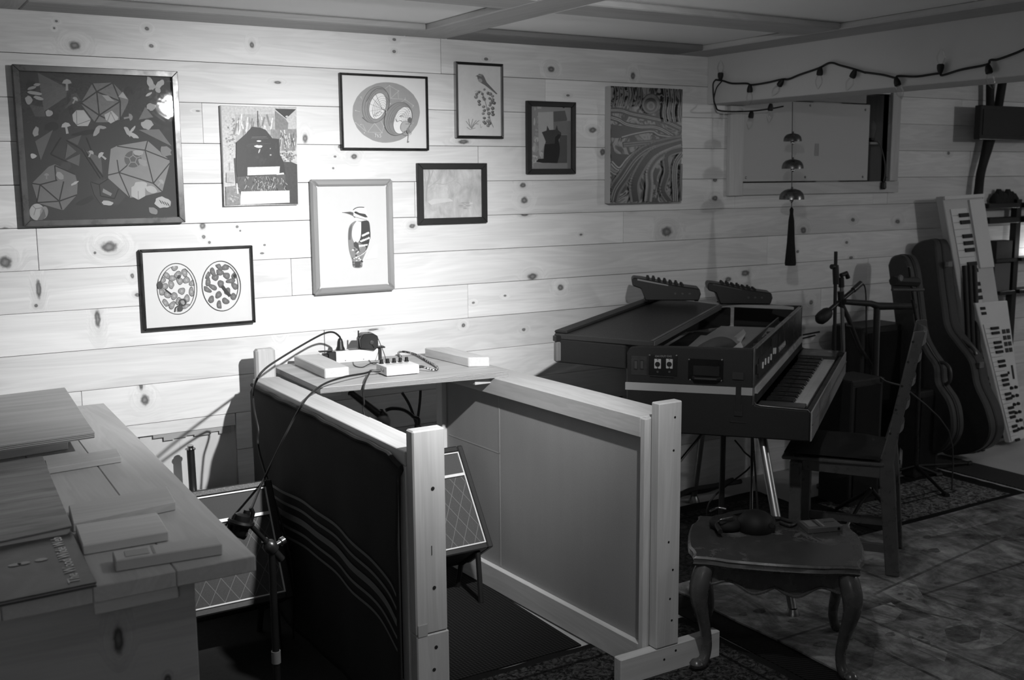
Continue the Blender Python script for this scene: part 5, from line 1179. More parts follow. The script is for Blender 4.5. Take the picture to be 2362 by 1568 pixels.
for (cs, ct) in ((.07, .07), (.93, .07), (.93, .93), (.07, .93)):
    o_ = (T(cs, ct, 0) - T(.5, .5, 0)); o_.z = 0; o_.normalize(); base = T(cs, ct, 0)
    prof = [(.000, ZT - .036, .026), (.012, .315, .030), (.024, .275, .031), (.026, .235, .027), (.016, .19, .022), (.002, .14, .018), (-.008, .09, .0155), (-.006, .055, .015), (.006, .03, .017), (.020, Z0 + .012, .018), (.026, Z0 + .0035, .012)]
    pts = smoothpath([base + o_ * a_ + V((0, 0, z)) for a_, z, r_ in prof], 3); rr = []
    for i in range(len(prof) - 1):
        for k_ in range(3): rr.append(prof[i][2] + (prof[i + 1][2] - prof[i][2]) * k_ / 3)
    rr.append(prof[-1][2])
    lg = MB().tube(pts, rr, 12).build('leg', VARN, tb, smooth=True)
    MB().lathe(base + o_ * .030 + V((0, 0, Z0)), (0, 0, 1), [(.010, 0), (.019, .004), (.022, .014), (.016, .024), (.006, .028)], 12).build('scroll_foot', VARN, lg, smooth=True)

hp = thing('headphones', 'black over-ear headphones lying on the worn table top', 'headphones', az((1720, 1215), ZT + .001))
def TT(x, y, h=0): return az((x, y), ZT + .001 + h) 
def cup(x, y, r, h, tilt):
    c_ = TT(x, y); return MB().lathe(c_, tilt, [(r * .92, .0), (r, .012), (r * .98, .026), (r * .88, h * .62), (r * .62, h * .86), (r * .25, h), (0.002, h)], 24).build('ear_cup', plain(.008, .6, name='soft_black', spec=.25), hp, smooth=True)
cup(1742, 1222, .060, .066, (.0, 0, 1)); 
cc_ = TT(1676, 1218); tor = [cc_ + V((.040 * cos(q_), .040 * sin(q_), .018)) for q_ in [i * pi / 8 for i in range(17)]]
MB().tube(tor, .0165, 10, caps=False).build('ear_pad', plain(.012, .75, spec=.25), hp, smooth=True)
MB().lathe(cc_ + V((0, 0, .002)), (0, 0, 1), [(.034, 0), (.034, .008)], 20).build('driver_plate', plain(.02, .8), hp)
bd = smoothpath([TT(1662, 1226, .022), TT(1654, 1210, .024), TT(1664, 1194, .024), TT(1690, 1184, .022), TT(1725, 1180, .02), TT(1760, 1184, .02), TT(1782, 1198, .024), TT(1780, 1212, .03)], 6)
MB().tube(bd, .008, 8).build('headband', plain(.012, .6, spec=.3), hp, smooth=True)
MB().tube(smoothpath([TT(1655, 1205, .028), TT(1665, 1198, .05), TT(1690, 1193, .05)], 5), .003, 6).build('slider_arm', CHROME, hp, smooth=True)
MB().tube(smoothpath([TT(1638, 1178, .012), TT(1655, 1171, .012), TT(1675, 1174, .012)], 5), .0035, 6).build('slider_arm', CHROME, hp, smooth=True)
hc_ = smoothpath([TT(1786, 1195, .012), TT(1800, 1196, .006), TT(1815, 1200, .010), TT(1835, 1205, .006), TT(1822, 1212, .006), TT(1800, 1205, .006)], 6)
MB().tube(hc_, .0065, 8).build('coiled_lead', RUBBER, hp, smooth=True)
bxo = thing('small_device', 'small grey rectangular box with a round socket on the worn table', 'box', TT(1900, 1215))
b0, b1, b3 = az((1864.5, 1231), ZT + .0006), az((1944, 1224), ZT + .0006), az((1843, 1212), ZT + .0006)
MB().prism([b0, b1, b1 + (b3 - b0), b3], (0, 0, .017)).build('case', plain(.10, .45, .2, .2, 60, 'grey_metal_case'), bxo, .001)
uu = (b1 - b0); vv = (b3 - b0); zz = V((0, 0, .0172))
for (s0, s1, t0, t1, g_) in ((.08, .30, .2, .85, .15), (.34, .38, .15, .9, .03), (.45, .51, .1, .95, .19), (.60, .90, .55, .6, .03)):
    MB().prism([b0 + uu * s0 + vv * t0 + zz, b0 + uu * s1 + vv * t0 + zz, b0 + uu * s1 + vv * t1 + zz, b0 + uu * s0 + vv * t1 + zz], (0, 0, .0006)).build('panel_marking', plain(g_, .5), bxo)
MB().lathe(b0 + uu * .88 + V((0, 0, .009)) - vv.normalized() * .0002, -vv, [(.0045, 0), (.0045, .0012)], 12).build('socket', plain(.006, .3), bxo)
# ================================================================== RUGS AND MATS
def rugmat(name, lo, hi, sx, sy, border=0, hx=1, hy=1, bcol=.012, kind=0, lines=None):
    m, nt, b = newmat(name); co = objcoord(nt); sp = N(nt, 'ShaderNodeSeparateXYZ'); nt.links.new(co, sp.inputs[0])
    if kind == 0:      # dense persian pattern
        v1 = N(nt, 'ShaderNodeTexVoronoi'); v1.inputs['Scale'].default_value = sx; nt.links.new(co, v1.inputs['Vector'])
        w1 = math_(nt, 'SINE', math_(nt, 'MULTIPLY', v1.outputs['Distance'], sy * .35)); n1 = noise(nt, co, sx * 2.2, 3, .6, 3.0)
        val = math_(nt, 'ADD', math_(nt, 'MULTIPLY', w1, .16), math_(nt, 'MULTIPLY', math_(nt, 'SUBTRACT', n1, .5), 2.2))
        v = maprange(nt, val, -.25, .55, lo, hi)
    elif kind == 1:    # faded large pattern
        n1 = noise(nt, scaled(nt, co, (1, 1.7, 1)), sx, 5, .65, 1.2); n2 = noise(nt, co, sx * 7, 4, .7, .4); v1 = N(nt, 'ShaderNodeTexVoronoi'); v1.inputs['Scale'].default_value = 5.5; nt.links.new(co, v1.inputs['Vector'])
        n4 = noise(nt, scaled(nt, co, (1, .45, 1)), 5.5, 4, .7, 2.5)
        vi = maprange(nt, math_(nt, 'ADD', math_(nt, 'MULTIPLY', n4, .7), math_(nt, 'MULTIPLY', n2, .6)), .50, .74, 1.0, .34)
        v = math_(nt, 'MULTIPLY', maprange(nt, math_(nt, 'ADD', math_(nt, 'MULTIPLY', n1, .75), math_(nt, 'MULTIPLY', n2, .5)), .48, .72, lo, hi), vi)
    else:              # ribs / basket weave
        a1 = math_(nt, 'SINE', math_(nt, 'MULTIPLY', math_(nt, 'ADD', sp.outputs[0], sp.outputs[1]), sx)); a2 = math_(nt, 'SINE', math_(nt, 'MULTIPLY', math_(nt, 'SUBTRACT', sp.outputs[0], sp.outputs[1]), sy))
        v = maprange(nt, math_(nt, 'MULTIPLY', a1, a2) if kind == 2 else a1, -.4, .8, lo, hi)
    if border:
        dxx = math_(nt, 'SUBTRACT', hx, math_(nt, 'ABSOLUTE', sp.outputs[0])); dyy = math_(nt, 'SUBTRACT', hy, math_(nt, 'ABSOLUTE', sp.outputs[1]))
        dd = math_(nt, 'MINIMUM', dxx, dyy); mk = maprange(nt, dd, border - .003, border + .003, 0, 1)
        l2 = math_(nt, 'LESS_THAN', math_(nt, 'ABSOLUTE', math_(nt, 'SUBTRACT', dd, border * 3)), .006)
        v = math_(nt, 'ADD', math_(nt, 'MULTIPLY', v, mk), math_(nt, 'MULTIPLY', math_(nt, 'SUBTRACT', 1.0, mk), bcol)); v = math_(nt, 'MULTIPLY', v, math_(nt, 'SUBTRACT', 1.0, math_(nt, 'MULTIPLY', l2, .8)))
    if lines:
        for (ax_, pos, w_, g_) in lines:
            d_ = math_(nt, 'LESS_THAN', math_(nt, 'ABSOLUTE', math_(nt, 'SUBTRACT', sp.outputs[ax_], pos)), w_)
            v = math_(nt, 'MULTIPLY', v, math_(nt, 'SUBTRACT', 1.0, math_(nt, 'MULTIPLY', d_, g_)))
    n9 = noise(nt, co, 700, 2, .6); v = math_(nt, 'MULTIPLY', v, math_(nt, 'ADD', .8, math_(nt, 'MULTIPLY', n9, .4)))
    gray_to(nt, v, b); b.inputs['Roughness'].default_value = .95; b.inputs['Specular IOR Level'].default_value = .15
    bu = N(nt, 'ShaderNodeBump'); bu.inputs['Strength'].default_value = .5; bu.inputs['Distance'].default_value = .003; nt.links.new(n9, bu.inputs['Height']); nt.links.new(bu.outputs[0], b.inputs['Normal'])
    return m
def rug(name, x0, x1, y0, y1, z0, h, mat, label, cat='rug', wob=.004):
    mb = MB(); n = 30; e = []
    for i in range(n): e.append((x0 + (x1 - x0) * i / n, y0 + wob * sin(i * 1.3)))
    for i in range(n): e.append((x1 + wob * sin(i * 1.1), y0 + (y1 - y0) * i / n))
    for i in range(n): e.append((x1 - (x1 - x0) * i / n, y1 + wob * sin(i * .9)))
    for i in range(n): e.append((x0 + wob * sin(i * 1.7), y1 - (y1 - y0) * i / n))
    o = mb.prism([V((a_, b_, z0)) for a_, b_ in e], (0, 0, h)).build(name, mat, None, origin=((x0 + x1) / 2, (y0 + y1) / 2, z0)); return tag(o, label, cat)
rug('floor_mat', 1.30, 1.905, -1.160, -.06, .0004, .005, rugmat('basket_mat', .006, .030, 260, 260, kind=2), 'black basket-weave mat on the floor inside the booth', 'mat', .0)
rug('floor_mat', .30, 1.20, -3.2, -.30, .0004, .004, plain(.008, .9, 0, .4, 60, 'dark_mat'), 'plain black mat on the floor between desk and blanket', 'mat', .002)
rug('persian_rug', 1.25, 2.325, -3.6, -1.17, .0004, .006, rugmat('persian_dark', .006, .10, 16, 60, .03, .5375, 1.215, .01), 'dark finely patterned rug running out from the booth entrance', 'rug')
rug('rubber_mat', 2.335, 2.60, -3.4, -1.05, .0004, .004, rugmat('ribbed_rubber', .004, .020, 330, 1, kind=3), 'dark ribbed mat edge showing left of the large faded rug', 'mat', .001)
rug('persian_rug', 3.62, 4.665, -.975, -.42, .0004, .0045, rugmat('persian_mid', .03, .34, 13, 55, .085, .5225, .2775, .008), 'mottled persian rug with black border at the mic stand feet', 'rug')
rug('persian_rug', 2.20, 3.61, -1.10, -.20, .0004, .0045, rugmat('persian_deep', .006, .05, 14, 60, .03, .705, .40, .01), 'very dark patterned rug under the stage piano', 'rug')
r1 = rug('faded_rug', 2.455, 6.6, -4.6, -.935, .0052, .006, rugmat('faded_oriental', .09, .55, 2.6, 1, kind=1, lines=((1, 1.28, .006, .5), (0, -1.35, .008, .45), (1, .62, .010, .4), (0, -.55, .006, .35), (1, .52, .004, .4))), 'large pale faded oriental rug under chair and side table', 'rug')
def motif(pts, mat, h=.0007):
    p = [az(q, .0113) for q in pts]; return MB().prism([V((a_.x, a_.y, .0113)) for a_ in p], (0, 0, h)).build('woven_motif', mat, r1)
MO = rugmat('faded_motif', .22, .62, 5.0, 1, kind=1); MD = rugmat('faded_motif_dark', .09, .32, 6.0, 1, kind=1)
cq = lambda *l: [(1522 + a_ / 1.295, 876 + b_ / 1.295) for a_, b_ in l]
motif(cq((655, 630), (730, 603), (765, 612), (790, 652), (832, 662), (960, 700), (1072, 752), (1020, 790), (960, 806), (862, 806), (850, 842), (760, 800), (742, 752), (800, 728), (835, 715), (800, 700)), MO)
motif(cq((575, 700), (690, 665), (725, 690), (700, 720), (640, 735), (590, 722)), MO); motif(cq((600, 880), (690, 850), (790, 862), (900, 896), (640, 896)), MO)
motif(cq((730, 455), (860, 430), (1000, 400), (1010, 420), (870, 455), (760, 480)), MO); motif(cq((850, 745), (905, 730), (960, 745), (955, 775), (900, 788), (860, 775)), MD, .0012)
for l_ in (((560, 690), (1060, 895)), ((640, 640), (1086, 440)), ((600, 655), (900, 720)), ((560, 760), (840, 896))):
    (xa, ya), (xb, yb) = cq(*l_); A0, A1 = az((xa, ya), .0113), az((xb, yb), .0113); nn2 = (A1 - A0).cross(V((0, 0, 1))).normalized() * .006
    MB().prism([A0 - nn2, A0 + nn2, A1 + nn2, A1 - nn2], (0, 0, .0009)).build('woven_line', MD, r1)
for (x, y, s_) in ((700, 480, 14), (800, 470, 10), (880, 440, 12), (820, 510, 14), (940, 470, 12), (1010, 640, 14), (930, 660, 10), (560, 770, 12), (690, 760, 9), (780, 770, 6), (800, 785, 6), (820, 796, 6), (720, 640, 6), (745, 655, 6), (1040, 700, 8), (300, 690, 12), (400, 720, 10), (250, 700, 8), (480, 790, 12)):
    c_ = az(cq((x, y))[0], .0113); r_ = s_ * .0019; MB().prism([c_ + V((r_ * cos(k_) * (1 + .3 * sin(3 * k_)), r_ * .8 * sin(k_), 0)) for k_ in [j * .5236 for j in range(12)]], (0, 0, .0014)).build('woven_flower', MD, r1)
rug('ribbed_runner', 4.70, 4.93, -.925, -.25, .0004, .0045, rugmat('runner_ribs', .015, .08, 300, 1, kind=3), 'narrow dark ribbed runner on the bare floor at right', 'mat', .001)

# ================================================================== MICROPHONE STANDS BEHIND THE CHAIR
def rod(mb_name, pts, r, mat, root, n=10): return MB().tube(pts, r, n).build(mb_name, mat, root, smooth=True)
def Yp(x, y, Y): return ay((x, y), Y)
Y1 = -.36
s1 = thing('microphone_stand', 'tall black and chrome microphone stand just behind the far keyboard end', 'microphone stand', (4.0, Y1, .001))
t0 = Yp(1928, 580, Y1); fx = t0.x + .01; tb_ = Yp(1932, 800, Y1)
rod('mast', [t0, V((tb_.x, Y1, .03))], .0085, BLACK, s1)
rod('clamp', [Yp(1927, 612, Y1), Yp(1929, 655, Y1)], .015, BLACK, s1, 12); rod('clamp_knob', [Yp(1918, 615, Y1), Yp(1926, 615, Y1)], .012, BLACK, s1)
c0 = Yp(1940, 635, Y1); rod('wing_nut', [c0, Yp(1952, 630, Y1), Yp(1956, 641, Y1)], .011, BLACK, s1)
rod('chrome_tube', [Yp(1941, 655, Y1), Yp(1945, 800, Y1), V((Yp(1945, 800, Y1).x, Y1, .03))], .010, STEEL, s1); rod('collar', [Yp(1940, 640, Y1), Yp(1941, 662, Y1)], .014, BLACK, s1)
rod('collar', [Yp(1939, 672, Y1), Yp(1941, 706, Y1)], .016, BLACK, s1)
MB().lathe((fx + .02, Y1, .001), (0, 0, 1), [(.07, 0), (.07, .012), (.02, .03)], 24).build('base', BLACK, s1, smooth=True)
rod('boom', [Yp(1940, 700, Y1), Yp(1955, 730, Y1), Yp(1983, 800, Y1), Yp(2015, 850, Y1)], [.013, .012, .010, .007], plain(.05, .35, .6), s1); rod('boom_knob', [Yp(1948, 750, Y1), Yp(1962, 753, Y1)], .009, BLACK, s1)
mi = thing('microphone', 'black round-headed microphone angled down left over the piano keys', 'microphone', Yp(1905, 725, Y1))
rod('body', [Yp(1912, 716, Y1), Yp(1985, 655, Y1)], [.011, .010], BLACK, mi, 12); rod('connector', [Yp(1968, 669, Y1), Yp(1986, 653, Y1)], .014, plain(.04, .3), mi, 12)
hd = Yp(1912, 718, Y1); dn = (Yp(1885, 742, Y1) - hd).normalized()
MB().lathe(hd, dn, [(.012, -.01), (.022, .0), (.029, .015), (.031, .045), (.028, .068), (.016, .082), (.004, .086)], 18).build('head', plain(.010, .6), mi, smooth=True)
rod('lead', smoothpath([Yp(1986, 653, Y1), Yp(1995, 662, Y1), Yp(1998, 700, Y1), Yp(2000, 780, Y1), V((4.28, Y1 + .02, .3)), V((4.30, Y1 + .02, .01))], 5), .0035, RUBBER, mi, 6)
Y2 = -.39
s2 = thing('t_bar_stand', 'slim black stand with horizontal bar between the two microphone stands', 'stand', (4.55, Y2, .001))
p_ = Yp(2022, 706, Y2); rod('mast', [p_, V((p_.x + .02, Y2, .02))], .014, BLACK, s2, 12); rod('mast_highlight_tube', [p_ + V((.018, -.004, 0)), V((p_.x + .036, Y2 - .004, .02))], .004, STEEL, s2)
rod('cross_bar', [Yp(1948, 696, Y2), Yp(2010, 700, Y2), Yp(2024, 706, Y2), Yp(2110, 706, Y2)], [.013, .015, .019, .015], BLACK, s2, 10)
MB().lathe((p_.x + .02, Y2, .001), (0, 0, 1), [(.10, 0), (.10, .008), (.03, .025)], 24).build('base', BLACK, s2, smooth=True)
Y3 = -.50
s3 = thing('microphone_stand', 'microphone stand with spread tripod feet before the guitar cases', 'microphone stand', (4.45, Y3, .001))
b_ = az((2112, 1105), .0); b_ = V((b_.x, b_.y, 0)); tp_ = ay((2099, 630), b_.y)
rod('mast', [ay((2104, 690), b_.y), ay((2122, 780), b_.y), V((b_.x, b_.y, .06))], [.006, .008, .012], plain(.04, .3, .6), s3)
rod('boom_sleeve', [ay((2096, 615), b_.y), ay((2118, 770), b_.y)], .007, plain(.06, .25, .8), s3)
cl = MB(); cl.tube([ay((2060, 648), b_.y), ay((2115, 650), b_.y)], .024, 8); cl.build('clip_body', BLACK, s3, smooth=True)
rod('clip_bar', [ay((2058, 668), b_.y), ay((2130, 668), b_.y)], .008, plain(.06, .5), s3); MB().lathe(ay((2076, 641), b_.y - .03), (0, -1, 0), [(.016, 0), (.014, .008)], 14).build('clip_knob', plain(.16, .4), s3, smooth=True)
for tx_ in ((2235, 1070), (2165, 1096), (2182, 1143), (2040, 1095)):
    f_ = az(tx_, .008); lg_ = rod('foot_leg', [V((b_.x, b_.y, .07)), V((f_.x, f_.y, .013))], .008, BLACK, s3); MB().tube([V((f_.x, f_.y, .013)) - (f_ - b_).normalized() * .02, V((f_.x, f_.y, .012)) + (f_ - b_).normalized() * .015], .0125, 8).build('rubber_tip', RUBBER, lg_)
# folded tripod lying near the chair
s4 = thing('tripod', 'small folded tripod with chrome tip between chair legs and table', 'tripod', (3.2, -1.0, .001))
rod('leg', [az((1958, 1205), .03), az((1985, 1160), .10), az((2010, 1128), .16)], [.006, .009, .010], BLACK, s4); rod('chrome_tip', [az((1953, 1217), .02), az((1960, 1202), .035)], .007, CHROME, s4)
rod('leg', [az((2010, 1128), .16), V((3.85, -.80, .012))], .009, BLACK, s4); rod('leg', [az((2010, 1128), .16), V((3.70, -.62, .012))], .009, BLACK, s4)

# ================================================================== CABINETS IN THE DARK CORNER
def cab(label, x0, y0, x1, y1, Y, depth, g=.010):
    a_, b_ = ay((x0, y0), Y), ay((x1, y1), Y); zt = a_.z; zb = .002
    t = thing('speaker_cabinet', label, 'speaker', ((a_.x + b_.x) / 2, Y + depth / 2, .001))
    MB().box(a_.x, b_.x, Y, Y + depth, zb, zt).build('cabinet', VINYL, t, .006)
    MB().box(a_.x + .025, b_.x - .025, Y - .006, Y - .0005, zb + .03, zt - .03).build('grille', fabric('speaker_cloth_%d' % x0, g, 300), t, .002)
    for sx_ in (a_.x + .012, b_.x - .012):
        for sz_ in (zb + .012, zt - .012): MB().box(sx_ - .011, sx_ + .011, Y - .004, Y - .0002, sz_ - .011, sz_ + .011).build('corner', BLACK, t, .002)
cab('tall black speaker cabinet in the corner behind the mic stands', 1990, 757, 2084, 900, -.25, .20, .009)
cab('low black speaker cabinet behind the far end of the keyboard', 1966, 880, 2034, 985, -.62, .18, .012)
cab('black speaker cabinet with pale lower badge beside the guitar cases', 2118, 905, 2166, 1010, -.47, .08, .011)
tag(MB().tube(smoothpath([ay((2030, 870), -.65), ay((2045, 880), -.65), ay((2075, 888), -.65)], 5) + smoothpath([ay((2080, 888), -.65), V((4.36, -.70, .3)), V((4.38, -.72, .01))], 4), .004, 6).build('cable', plain(.04, .5), None, smooth=True), 'grey lead looping in front of the low speaker cabinet', 'cable')

# ================================================================== GUITAR CASES
def case(label, px_, X0, w_, mat, lids, tz):
    pts = [ax(p, X0) for p in px_]
    pts = smoothpath(pts + [pts[0]], 5)[:-1]
    pts = [V((X0, min(p.y, -.012), max(p.z, .014))) for p in pts]
    t = thing('guitar_case', label, 'guitar case', (X0 + w_ / 2, sum(p.y for p in pts) / len(pts), .012), 'guitar cases leaning by the keyboards')
    MB().prism(pts, V((w_ * .42, 0, 0))).build('base_shell', mat, t, .010, smooth=True)
    MB().prism([p + V((w_ * .42 + .003, 0, 0)) for p in pts], V((w_ * .58 - .003, 0, 0))).build('lid_shell', mat, t, .014, smooth=True)
    q = [p + V((w_ * .42, 0, 0)) for p in pts]; MB().tube(q + [q[0]], .0035, 6).build('seam_trim', plain(.05, .4), t, smooth=True)
    for (x, y) in lids:
        q = ax((x, y), X0 + w_ * .42); MB().box(q.x - .016, q.x + .022, q.y - .006, q.y + .016, q.z - .016, q.z + .016).build('latch', STEEL, t, .003)
    return t, pts
CS = plain(.040, .40, 0, .35, 60, 'case_leatherette')
case('taller guitar case leaning in front of the white keyboard', [(2100, 580), (2112, 562), (2135, 553), (2155, 558), (2161, 600), (2166, 648), (2173, 700), (2182, 755), (2207, 792), (2238, 835), (2250, 890), (2274, 943), (2284, 995), (2264, 1032), (2220, 1048), (2176, 1046), (2152, 1010), (2146, 950), (2152, 900), (2150, 840), (2138, 760), (2124, 660), (2108, 610)], 4.90, .125, CS, [(2190, 609), (2262, 842)], 0)
t, pts = case('shorter guitar case with round head left of the taller one', [(2046, 612), (2054, 594), (2070, 588), (2086, 594), (2098, 625), (2106, 690), (2117, 770), (2136, 812), (2157, 845), (2162, 885), (2186, 924), (2196, 962), (2194, 1005), (2168, 1040), (2120, 1050), (2080, 1040), (2062, 1000), (2060, 940), (2072, 880), (2070, 820), (2062, 740), (2052, 660)], 4.55, .10, CS, [], 0)
hd_ = [ax(p, 4.60) for p in ((2160, 836), (2180, 838), (2192, 855), (2190, 880), (2172, 890))]
MB().tube(smoothpath(hd_, 6), .009, 8).build('handle', plain(.04, .5), t, smooth=True)
hd_ = [ax(p, 4.97) for p in ((2214, 782), (2226, 788), (2246, 806), (2252, 818))]
tb2 = [o for o in COL.objects if o.name == 'guitar_case'][0]
MB().tube(smoothpath(hd_, 6), .009, 8).build('handle', plain(.07, .3), tb2, smooth=True)

# ================================================================== KEYBOARDS STANDING ON END
def keyboard(label, TLp, TRp, BLp, BRp, Yt, Yb, cols, nkeys, body, extra=None, th=.07):
    TL, TR, BL_, BR = ay(TLp, Yt), ay(TRp, Yt), ay(BLp, Yb), ay(BRp, Yb)
    BL_.z = max(BL_.z, .014); BR.z = max(BR.z, .014)
    nrm_ = (TR - TL).cross(TL - BL_).normalized()
    if nrm_.y > 0: nrm_ = -nrm_
    t = thing('keyboard', label, 'keyboard', (BL_ + BR) / 2, 'keyboards standing on end against the wall')
    MB().prism([TL, TR, BR, BL_], -nrm_ * th).build('case', body, t, .004)
    def Q(s_, v_, h=0): a_ = TL + (TR - TL) * s_; b_ = BL_ + (BR - BL_) * s_; return a_ + (b_ - a_) * v_ + nrm_ * h
    def patch(s0, s1, v0, v1, h, nm, mat): return MB().prism([Q(s0, v0, .0005), Q(s1, v0, .0005), Q(s1, v1, .0005), Q(s0, v1, .0005)], nrm_ * h).build(nm, mat, t, .0006)
    s0, s1, v0, v1 = cols; dv = (v1 - v0) / nkeys
    for i in range(nkeys):
        patch(s0, s1, v0 + dv * i + dv * .04, v0 + dv * (i + 1) - dv * .04, .006, 'white_key', plain(.78, .35, 0, .05, 30, 'key_white'))
        if i % 7 not in (2, 6): 
            m = s0 + (s1 - s0) * .42; mm2 = MB().prism([Q(m, v0 + dv * (i + .72), .007), Q(s1, v0 + dv * (i + .72), .007), Q(s1, v0 + dv * (i + 1.28), .007), Q(m, v0 + dv * (i + 1.28), .007)], nrm_ * .009); mm2.build('black_key', BLACK, t, .0008)
    if extra: extra(patch, Q, nrm_, t)
    return t
def ex1(patch, Q, n_, t):
    patch(.60, .97, .02, .29, .012, 'control_panel', plain(.72, .45, 0, .05, 9, 'cream_panel')); patch(.0, 1.0, .0, .014, .012, 'end_block', plain(.7, .45))
keyboard('cream keyboard standing on end, tallest of the keyboards', (2174, 453), (2266, 447), (2275, 1022), (2352, 1008), -.16, -.27, (.12, .52, .05, .98), 34, plain(.58, .5, 0, .06, 9, 'cream_plastic'), ex1, .045)
def ex2(patch, Q, n_, t):
    for j in range(4):
        for i in range(2): patch(.66 + i * .15, .76 + i * .15, .20 + j * .045, .23 + j * .045, .005, 'drum_pad', plain(.05, .6))
    for j in range(6):
        for i in range(2): c_ = Q(.62 + .2 * i, .62 + j * .06, .0006); MB().lathe(c_, n_, [(.010, 0), (.008, .012), (.006, .013)], 8).build('knob', BLACK, t, smooth=True)
    for j in range(2): patch(.10, .25, .03 + j * .035, .05 + j * .035, .004, 'button', BLACK)
    patch(.78, .84, .46, .56, .004, 'pitch_strip', plain(.04, .5)); patch(.60, .66, .50, .52, .004, 'joystick', BLACK)
keyboard('small white controller keyboard with drum pads leaning at right', (2250, 699), (2324, 693), (2330, 1021), (2366, 1010), -.255, -.345, (.06, .50, .15, .99), 25, plain(.75, .5, 0, .05, 9, 'white_plastic'), ex2, .035)

# ================================================================== SHELF RACK AT THE RIGHT EDGE
rk = thing('shelf_rack', 'black metal shelf rack at the right edge against the wall', 'shelf', (5.85, -.12, .001))
YR = -.085
def rb(x0, y0, x1, y1, Y, d, nm, mat, root, bev=.002):
    a_, b_ = ay((x0, y0), Y), ay((x1, y1), Y); return MB().box(min(a_.x, b_.x), max(a_.x, b_.x), Y, Y + d, min(a_.z, b_.z), max(a_.z, b_.z)).build(nm, mat, root, bev)
a_ = ay((2338, 700), YR); MB().box(a_.x - .022, a_.x + .022, YR, YR + .04, .001, 1.36).build('upright', BLACK, rk, .002)
a2 = ay((2640, 700), YR); MB().box(a2.x - .022, a2.x + .022, YR, YR + .04, .001, 1.36).build('upright', BLACK, rk, .002)
for y0, y1, x0 in ((470, 481, 2274), (503, 516, 2276), (672, 681, 2300), (598, 606, 2292)):
    p0 = ay((x0, y0), YR); p1 = ay((x0, y1), YR); MB().box(p0.x, a_.x - .0225, YR - .02, YR + .08, p1.z, p0.z).box(a_.x + .0225, a2.x - .0225, YR - .02, YR + .08, p1.z, p0.z).build('shelf', BLACK, rk, .002)
bx1 = rb(2300, 556, 2334, 597.5, YR, .07, 'storage_box', plain(.02, .6), None); tag(bx1, 'small dark box on the middle shelf of the rack', 'box')
bx2 = rb(2296, 608, 2328, 671.5, YR, .07, 'file_box', plain(.13, .7, 0, .1, 12, 'grey_card'), None); tag(bx2, 'grey upright file box on the lower rack shelf', 'box')
for i, x in enumerate((2225, 2236, 2247)):
    p0 = ay((x, 612), -.205); p1 = ay((x + 18, 900), -.29); tag(MB().tube([V((p1.x, -.315, .004)), p0], .014, 10).build('stand_tube', BLACK, None, smooth=True), ['left upright black tube beside the cream keyboard', 'middle upright black tube beside the cream keyboard', 'right upright black tube beside the cream keyboard'][i], 'tube', 'black tubes by the cream keyboard')
so_ = MB()
for i in range(7): p = ay((2295 + i * 7, 470), YR + .05); so_.lathe(V((p.x, p.y, p.z)), (0, 0, 1), [(.028, 0), (.03, .03 + .01 * (i % 3)), (.012, .06 + .012 * ((i * 5) % 3))], 8)
so = so_.build('bagged_gear', plain(.012, .8), None, smooth=True); tag(so, 'soft black gear bag slumped on the top rack shelf', 'bag')
tv = thing('television', 'black flat screen on the wall at the top right', 'television', ay((2320, 320), -.12)); p0, p1 = ay((2264, 242), -.16), ay((2440, 325), -.16)
MB().box(p0.x, p1.x, -.16, -.12, p1.z, p0.z - .0).build('bezel', BLACK, tv, .004); MB().box(p0.x + .02, p1.x - .02, -.163, -.1605, p1.z + .025, p0.z - .02).build('screen', plain(.006, .15), tv); MB().box(p0.x + .25, p0.x + .45, -.119, -.002, p1.z + .05, p0.z - .05).build('bracket', STEEL, tv)
st = thing('hanging_strap', 'black hanging sleeve of cables descending behind the television', 'cable bundle', ay((2255, 470), -.06))
for path, r_ in (([(2284, 192), (2281, 300), (2262, 400), (2252, 470)], .022), ([(2312, 190), (2300, 260), (2283, 330), (2262, 400), (2256, 470)], .024)):
    pp = [ay(p, -.06) for p in path]; rod('cable_sleeve', smoothpath(pp, 5), r_, MATT, st, 10)

# ================================================================== STRING LIGHTS AND BELL CHIME
XS = 3.418; SS = 5.905
def f1(x, y): return ax((1600 + x / SS, y / SS), XS)
def f2(x, y): return ax((1962 + x / SS, y / SS), XS)
sl = thing('string_lights', 'black cord of unlit clear string lights looped along the white header', 'string lights', f1(1300, 1080))
cord = [f1(300, 1085), f1(400, 1100), f1(520, 1135), f1(720, 1135), f1(790, 1155), f1(1000, 1125), f1(1200, 1080), f1(1300, 1075), f1(1450, 1015), f1(1700, 930), f1(1860, 855), f1(2000, 890), f1(2200, 945), f1(2340, 990), f2(200, 985), f2(450, 1020), f2(610, 1060), f2(650, 1035), f2(900, 1042), f2(1200, 1000), f2(1250, 1025), f2(1500, 950), f2(1850, 880), f2(1900, 820), f2(2000, 810), f2(2200, 740), f2(2362, 670), f2(2700, 480)]
rod('cord', smoothpath(cord, 5), .0042, RUBBER, sl, 7)
lp = [f1(300, 1085), f1(265, 1150), f1(275, 1350), f1(300, 1440), f1(370, 1510), V((3.60, -.10, 1.80)), V((3.70, -.14, 1.812)), V((3.72, -.2, 1.82))]
rod('cord', smoothpath(lp, 5), .0036, RUBBER, sl, 7); rod('cord', smoothpath([f1(380, 1110), f1(310, 1200), f1(275, 1350), f1(285, 1420)], 5), .003, RUBBER, sl, 6)
BGL = glassmat('bulb_glass', .05, .05, 1.0, .35)
